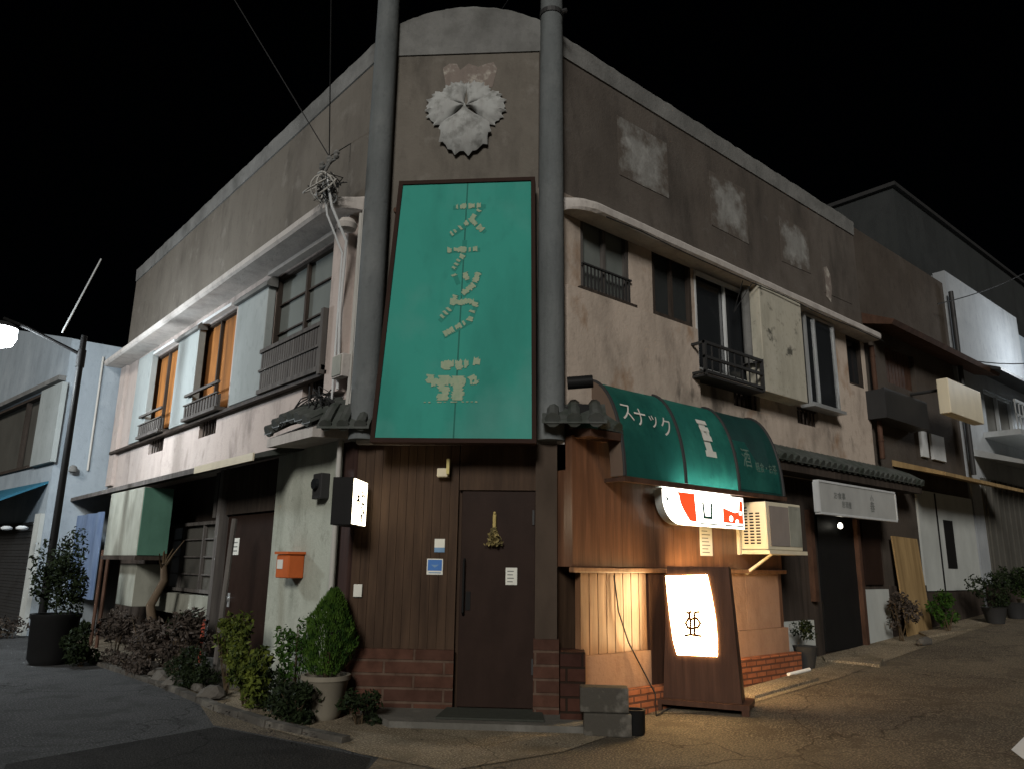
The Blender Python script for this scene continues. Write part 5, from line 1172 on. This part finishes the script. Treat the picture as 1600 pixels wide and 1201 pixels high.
# plywood board, small sign boxes
r_ = RF.rect([(1400, 835), (1438, 835), (1450, 980), (1412, 985)], .3)
mb = MB(); P = RF.P; z0 = gz(r_[0], 5.3)
r_ = RF.rect([(1400, 838), (1440, 838), (1450, 980), (1412, 985)], .12); mb.hexa([P(r_[0], .17, z0), P(r_[1], .17, z0), P(r_[1], .15, z0), P(r_[0], .15, z0), P(r_[0], .07, r_[3]), P(r_[1], .07, r_[3] - .02), P(r_[1], .045, r_[3] - .02), P(r_[0], .045, r_[3])])
tag(obj('plywood_sheet', mb, m_ply), 'yellow brown plywood sheet leaning against the wall right of the white sign board', 'board')
wsb = thing('sign_board', 'long off white sign board with faint grey characters over the black doorway', 'sign', (12.3, 5.2, 2.3))
W5 = Frame((0, 5.2, 0), (1, 0, 0), (0, -1, 0)); r_ = W5.rect([(1282, 754), (1402, 770), (1397, 810), (1280, 800)], 0); print('wsb', r_)
mb = MB(); mb.fb(W5, r_[0], r_[1], -.08, -.004, r_[2], r_[3]); obj('panel', mb, plain('off white painted sheet', (.38, .385, .37), .6, var=.4, sc=2), wsb)
mb = MB(); t_ = .03
for (a, b_, c, e2) in ((r_[0] - .01, r_[1] + .01, r_[3], r_[3] + t_), (r_[0] - .01, r_[1] + .01, r_[2] - t_, r_[2]), (r_[0] - t_, r_[0], r_[2], r_[3]), (r_[1], r_[1] + t_, r_[2], r_[3])): mb.fb(W5, a, b_, -.08, .006, c, e2)
obj('frame', mb, m_aluw, wsb)
mb = MB(); L_ = r_[1] - r_[0]; hh = r_[3] - r_[2]
text_on(mb, W5, 'お食事', r_[0] + L_ * .24, r_[2] + hh * .62, .11, .001, wx=1.1); text_on(mb, W5, '居酒屋', r_[0] + L_ * .32, r_[2] + hh * .34, .10, .001)
text_on(mb, W5, '小', r_[0] + L_ * .66, r_[2] + hh * .68, .13, .001); text_on(mb, W5, '春', r_[0] + L_ * .66, r_[2] + hh * .38, .17, .001)
obj('lettering', mb, m_ginkk, wsb, solid=False)
mb = MB(); c = RF.P(RF.px(1313, 822, .1)[0], .1, RF.px(1313, 822, .1)[1]); mb.lathe(c - Vector((0, 0, .03)), [(.01, 0), (.035, .02), (.035, .06), (.015, .09)], 12); tag(obj('small_bulb', mb, m_e_bulb, smooth=True), 'tiny glowing bulb under the white sign board', 'lamp')
# cream projecting sign box
x_ = 17.2; sgb = thing('projecting_sign', 'blank cream box sign sticking out from the wall of the brown house', 'sign', (x_, 5.2, 4.7))
r1 = RF.rect([(1468, 612), (1527, 600), (1530, 655), (1475, 658)], .6)
mb = MB(); mb.fb(RF, r1[0], r1[1] - .3, .55, .75, r1[2], r1[3]); bevel(obj('panel', mb, m_cream, sgb), .015)
mb = MB(); mb.tube([RF.P(r1[0] + .3, -.1, r1[2] + .5), RF.P(r1[0] + .3, .55, r1[2] + .5)], .03, 8); obj('bracket', mb, m_dkmetal, sgb)
bush('dry_bush', 'round dry bush beneath the dark shutter right of the black doorway', (12.75, 5.35, .85), (.4, .25, .33), 700, .07, m_leafd, 7)
bush('leafy_bush', 'round dark green bush beside the plywood sheet', (14.1, 5.15, .78), (.42, .28, .32), 800, .07, m_leaf1, 6)
stone((12.55, 4.95, gz(12.5, 5) + .04), .13, lab)['label'] = 'pale stone lying before the dry bush on the right'
t = thing('pot_stack', 'dark plant pots beside the brick foot end', 'pot', (9.75, 5.35, .2)); mb = MB(); mb.lathe((9.72, 5.32, gz(9.7, 5)), [(.1, 0), (.15, .25), (.16, .28), (.13, .28)], 18); obj('pot', mb, m_dkmetal, t, smooth=True)
mb = MB(); mb.leaves((9.72, 5.32, gz(9.7, 5) + .42), (.22, .22, .22), 300, .06, 5); obj('foliage', mb, m_leaf3, t, solid=False)
for i, (x, y, h, m, s_) in enumerate(((15.9, 5.0, .55, m_leaf3, 'dark bushy pot plant in front of the pale doors'), (16.9, 4.95, .65, m_leaf3, 'tallest dark plant before the pale doors'), (17.9, 5.0, .5, m_leaf1, 'green plant at the right end of the pale doors'), (19.3, 5.1, .55, m_leaf3, 'dark plant beyond the pale doors, farthest along the street'))):
    z = gz(x, y); t = thing('potted_plant', s_, 'potted plant', (x, y, z), 'pot plants along the right street')
    mb = MB(); mb.lathe((x, y, z), [(.14, 0), (.2, .26), (.22, .28), (.17, .28)], 16); obj('pot', mb, m_terra if i == 2 else m_dkmetal, t, smooth=True)
    mb = MB(); mb.leaves((x, y, z + .28 + h * .6), (.45, .35, h * .75), 700, .08, 8, floor=z + .05); obj('foliage', mb, m, t, solid=False)
# third building: pale grey blue, lit by the lamp further along
b3 = thing('terrace_house', 'pale blue grey house with a small balcony, at the right end of the row', 'house', (20, 6.5, .8))
F3 = Frame((0, YR - .0, 0), (1, 0, 0), (0, -1, 0))
w3 = F3.rect([(1536, 608), (1580, 625), (1590, 690), (1545, 680)], 0)
mb = MB(); mb.wall(F3, 17.55, 22.4, .5, 7.95, -.25, 0, [w3]); mb.box(17.55, 17.8, YR + .26, 12, .5, 7.9); mb.box(22.15, 22.4, YR + .26, 12, .5, 7.9); mb.box(17.8, 22.15, YR + .26, 12, 7.5, 7.6); wpart('wall', b3, mb, stucco('pale blue grey render', (.30, .32, .335), (.15, .16, .17), (.4, .42, .43)))
mb = MB(); mb.fb(F3, w3[0], w3[0] + .05, -.1, -.03, w3[2], w3[3]); mb.fb(F3, w3[1] - .05, w3[1], -.1, -.03, w3[2], w3[3]); mb.fb(F3, (w3[0] + w3[1]) / 2 - .03, (w3[0] + w3[1]) / 2 + .03, -.1, -.03, w3[2], w3[3]); mb.fb(F3, w3[0] + .05, w3[1] - .05, -.1, -.03, w3[3] - .05, w3[3]); wn = wpart('window', b3, mb, m_alu)
mb = MB(); mb.fb(F3, w3[0], w3[1], -.14, -.11, w3[2], w3[3]); obj('pane', mb, m_frostd, wn)
mb = MB(); a0_, a1_ = w3[0] - .3, w3[1] + 1.2; mb.fb(F3, a0_, a1_, .0, .7, w3[2] - .12, w3[2]); mb.fb(F3, a0_, a1_, .64, .68, w3[2] + .6, w3[2] + .66); mb.fb(F3, a0_, a1_, .64, .68, w3[2] + .3, w3[2] + .34)
for k in range(14): a = a0_ + (a1_ - a0_) * k / 13.5; mb.fb(F3, a, a + .03, .65, .67, w3[2], w3[2] + .6)
wpart('balcony', b3, mb, m_alu)
mb = MB(); mb.prof(F3, [(0, 5.85), (.7, 5.62), (.7, 5.68), (0, 5.95)], 18.0, 22.4); wpart('eave', b3, mb, m_dkmetal)
mb = MB(); mb.prof(F3, [(0, 3.85), (.9, 3.6), (.9, 3.68), (0, 4.0)], 17.9, 22.4); wpart('lower_eave', b3, mb, m_alu)
mb = MB(); mb.fb(F3, 18.1, 22.2, .002, .03, 1.2, 3.4)
for k in range(12): a = 18.2 + k * .35; mb.fb(F3, a, a + .03, .031, .06, 1.2, 3.4)
wpart('shop_window', b3, mb, m_frostd)
mb = MB(); mb.fb(F3, 17.6, 22.3, .002, .08, .5, 1.19); wpart('lower_wall', b3, mb, m_dwood)
# tall building behind; light falloff is put into its dark render
yb = 8.2; k_ = ray(1395, 292); t_ = yb / k_.y; pk = CAM + k_ * t_; k2 = ray(1320, 327); fy = pk.x / k2.x * k2.y
print('tall', pk, fy)
b4 = thing('apartment_block', 'tall plain block, grey darkened for light falloff, rising behind the brown terrace house', 'building', (pk.x + 4, yb + 3, 1))
mb = MB(); mb.box(pk.x, pk.x + 16, yb, max(fy, yb + 2) + 1.5, .5, pk.z); wpart('wall', b4, mb, stucco('grey render darkened for falloff', (.035, .038, .038), (.02, .021, .022), (.05, .053, .053)))
mb = MB(); mb.box(pk.x - .1, pk.x + 16.1, yb - .1, max(fy, yb + 2) + 1.6, pk.z + .002, pk.z + .12); wpart('parapet_cap', b4, mb, m_dkmetal)
b5 = thing('terrace_house', 'dim grey house at the very right edge beyond the balcony', 'house', (25, 6.5, 1))
mb = MB(); mb.box(22.5, 34, 5.75, 10, .9, 7.6); wpart('wall', b5, mb, m_blueg)
mb = MB(); mb.prof(F3, [(-.09, 3.9), (.7, 3.6), (.7, 3.68), (-.09, 4.0)], 22.5, 34); wpart('eave', b5, mb, m_dkmetal)
# street lamp farther along the right street (its light falls on the pale house)
lp2 = Vector((21.3, 3.4, gz(21.3, 3)))
s2_ = thing('street_lamp', 'street lamp beyond the right edge lighting the pale house', 'street lamp', lp2)
mb = MB(); mb.tube([lp2, lp2 + Vector((0, 0, 5.6))], .08, 12, r1=.06); mb.tube([lp2 + Vector((0, 0, 5.55)), lp2 + Vector((0, .5, 5.9))], .03, 8); obj('pole', mb, m_dkmetal, s2_, smooth=True)
hp2 = lp2 + Vector((0, .7, 5.85)); mb = MB(); mb.lathe(hp2, [(.02, .12), (.14, .08), (.18, 0)], 16); hd = obj('lamp_head', mb, m_dkmetal, s2_, smooth=True)
mb = MB(); mb.lathe(hp2, [(.16, -.003), (.15, -.08), (.02, -.14)], 16); obj('lens', mb, m_e_lamp, hd)
ld = bpy.data.lights.new('lamp_light', 'POINT'); ld.energy = 190; ld.color = (.88, .94, 1); ld.shadow_soft_size = .12
lo = bpy.data.objects.new('lamp_light', ld); COL.objects.link(lo); lo.parent = s2_; lo.location = hp2 - lp2 + Vector((0, 0, -.3))

# down pipes and wall cables
mb = MB(); mb.tube([RF.P(13.2, .09, 5.3), RF.P(13.2, .09, 3.3)], .045, 10)
for z in (3.6, 4.4, 5.1): mb.tube([RF.P(13.2, .09, z), RF.P(13.2, .09, z + .03)], .055, 10)
tag(obj('drain_pipe', mb, m_rust, smooth=True), 'rusty down pipe where the corner building meets the brown house', 'pipe')
mb = MB(); mb.tube([RF.P(17.47, .1, 7.4), RF.P(17.47, .1, 3.4)], .05, 10); tag(obj('drain_pipe', mb, m_dkmetal, smooth=True), 'dark down pipe between the brown house and the pale grey house', 'pipe')
mb = MB(); pts = [RF.P(6 + k * .6, .31 + .01 * math.sin(k * 2.1), 5.33 + .012 * math.sin(k * 1.3)) for k in range(13)]; mb.tube(pts, .008, 5); mb.tube([RF.P(8.8, .3, 5.3), RF.P(8.85, .1, 4.9), RF.P(9.0, .31, 5.3)], .006, 5)
tag(obj('wall_cable', mb, m_cable), 'thin black cable clipped along the right cornice', 'cable')
for k, (u0, v0, u1, v1) in enumerate(((1465, 475, 1640, 405), (1500, 560, 1660, 560))):
    a = CAM + ray(u0, v0) * (5.5 / ray(u0, v0).y); b_ = CAM + ray(u1, v1) * (4.2 / ray(u1, v1).y); mb = MB(); mb.tube([a.lerp(b_, t / 8) - Vector((0, 0, .5 * (t / 8) * (1 - t / 8))) for t in range(9)], .012, 5)
    tag(obj('overhead_wire', mb, m_cable), ('upper' if k == 0 else 'lower') + ' thin overhead wire crossing in front of the pale grey house', 'wire', 'overhead wires over the right street')
mb = MB(); a = F17.px(150, 620, .05)
mb.tube([F17.P(3.55, .03, 5.6), F17.P(3.56, .03, 3.2)], .02, 8); tag(obj('wall_pipe', mb, m_wcable), 'thin pale pipe on the side wall of the left house', 'pipe')

mb = MB()
for k in range(260):
    y = rnd.uniform(6.0, 13.5); x = 3.05 + abs(rnd.gauss(0, .28)) - .12; mb.leaf(Vector((x, y, .035 + rnd.random() * .02)), .05, up=6)
for k in range(60): mb.leaf(Vector((rnd.uniform(3.4, 6.2), rnd.uniform(4.6, 5.6), .03)), .035, up=8)
o_ = obj('fallen_leaves', mb, m_leafd, solid=False); tag(o_, 'dead leaves scattered along the left kerb', 'leaves'); o_['kind'] = 'stuff'
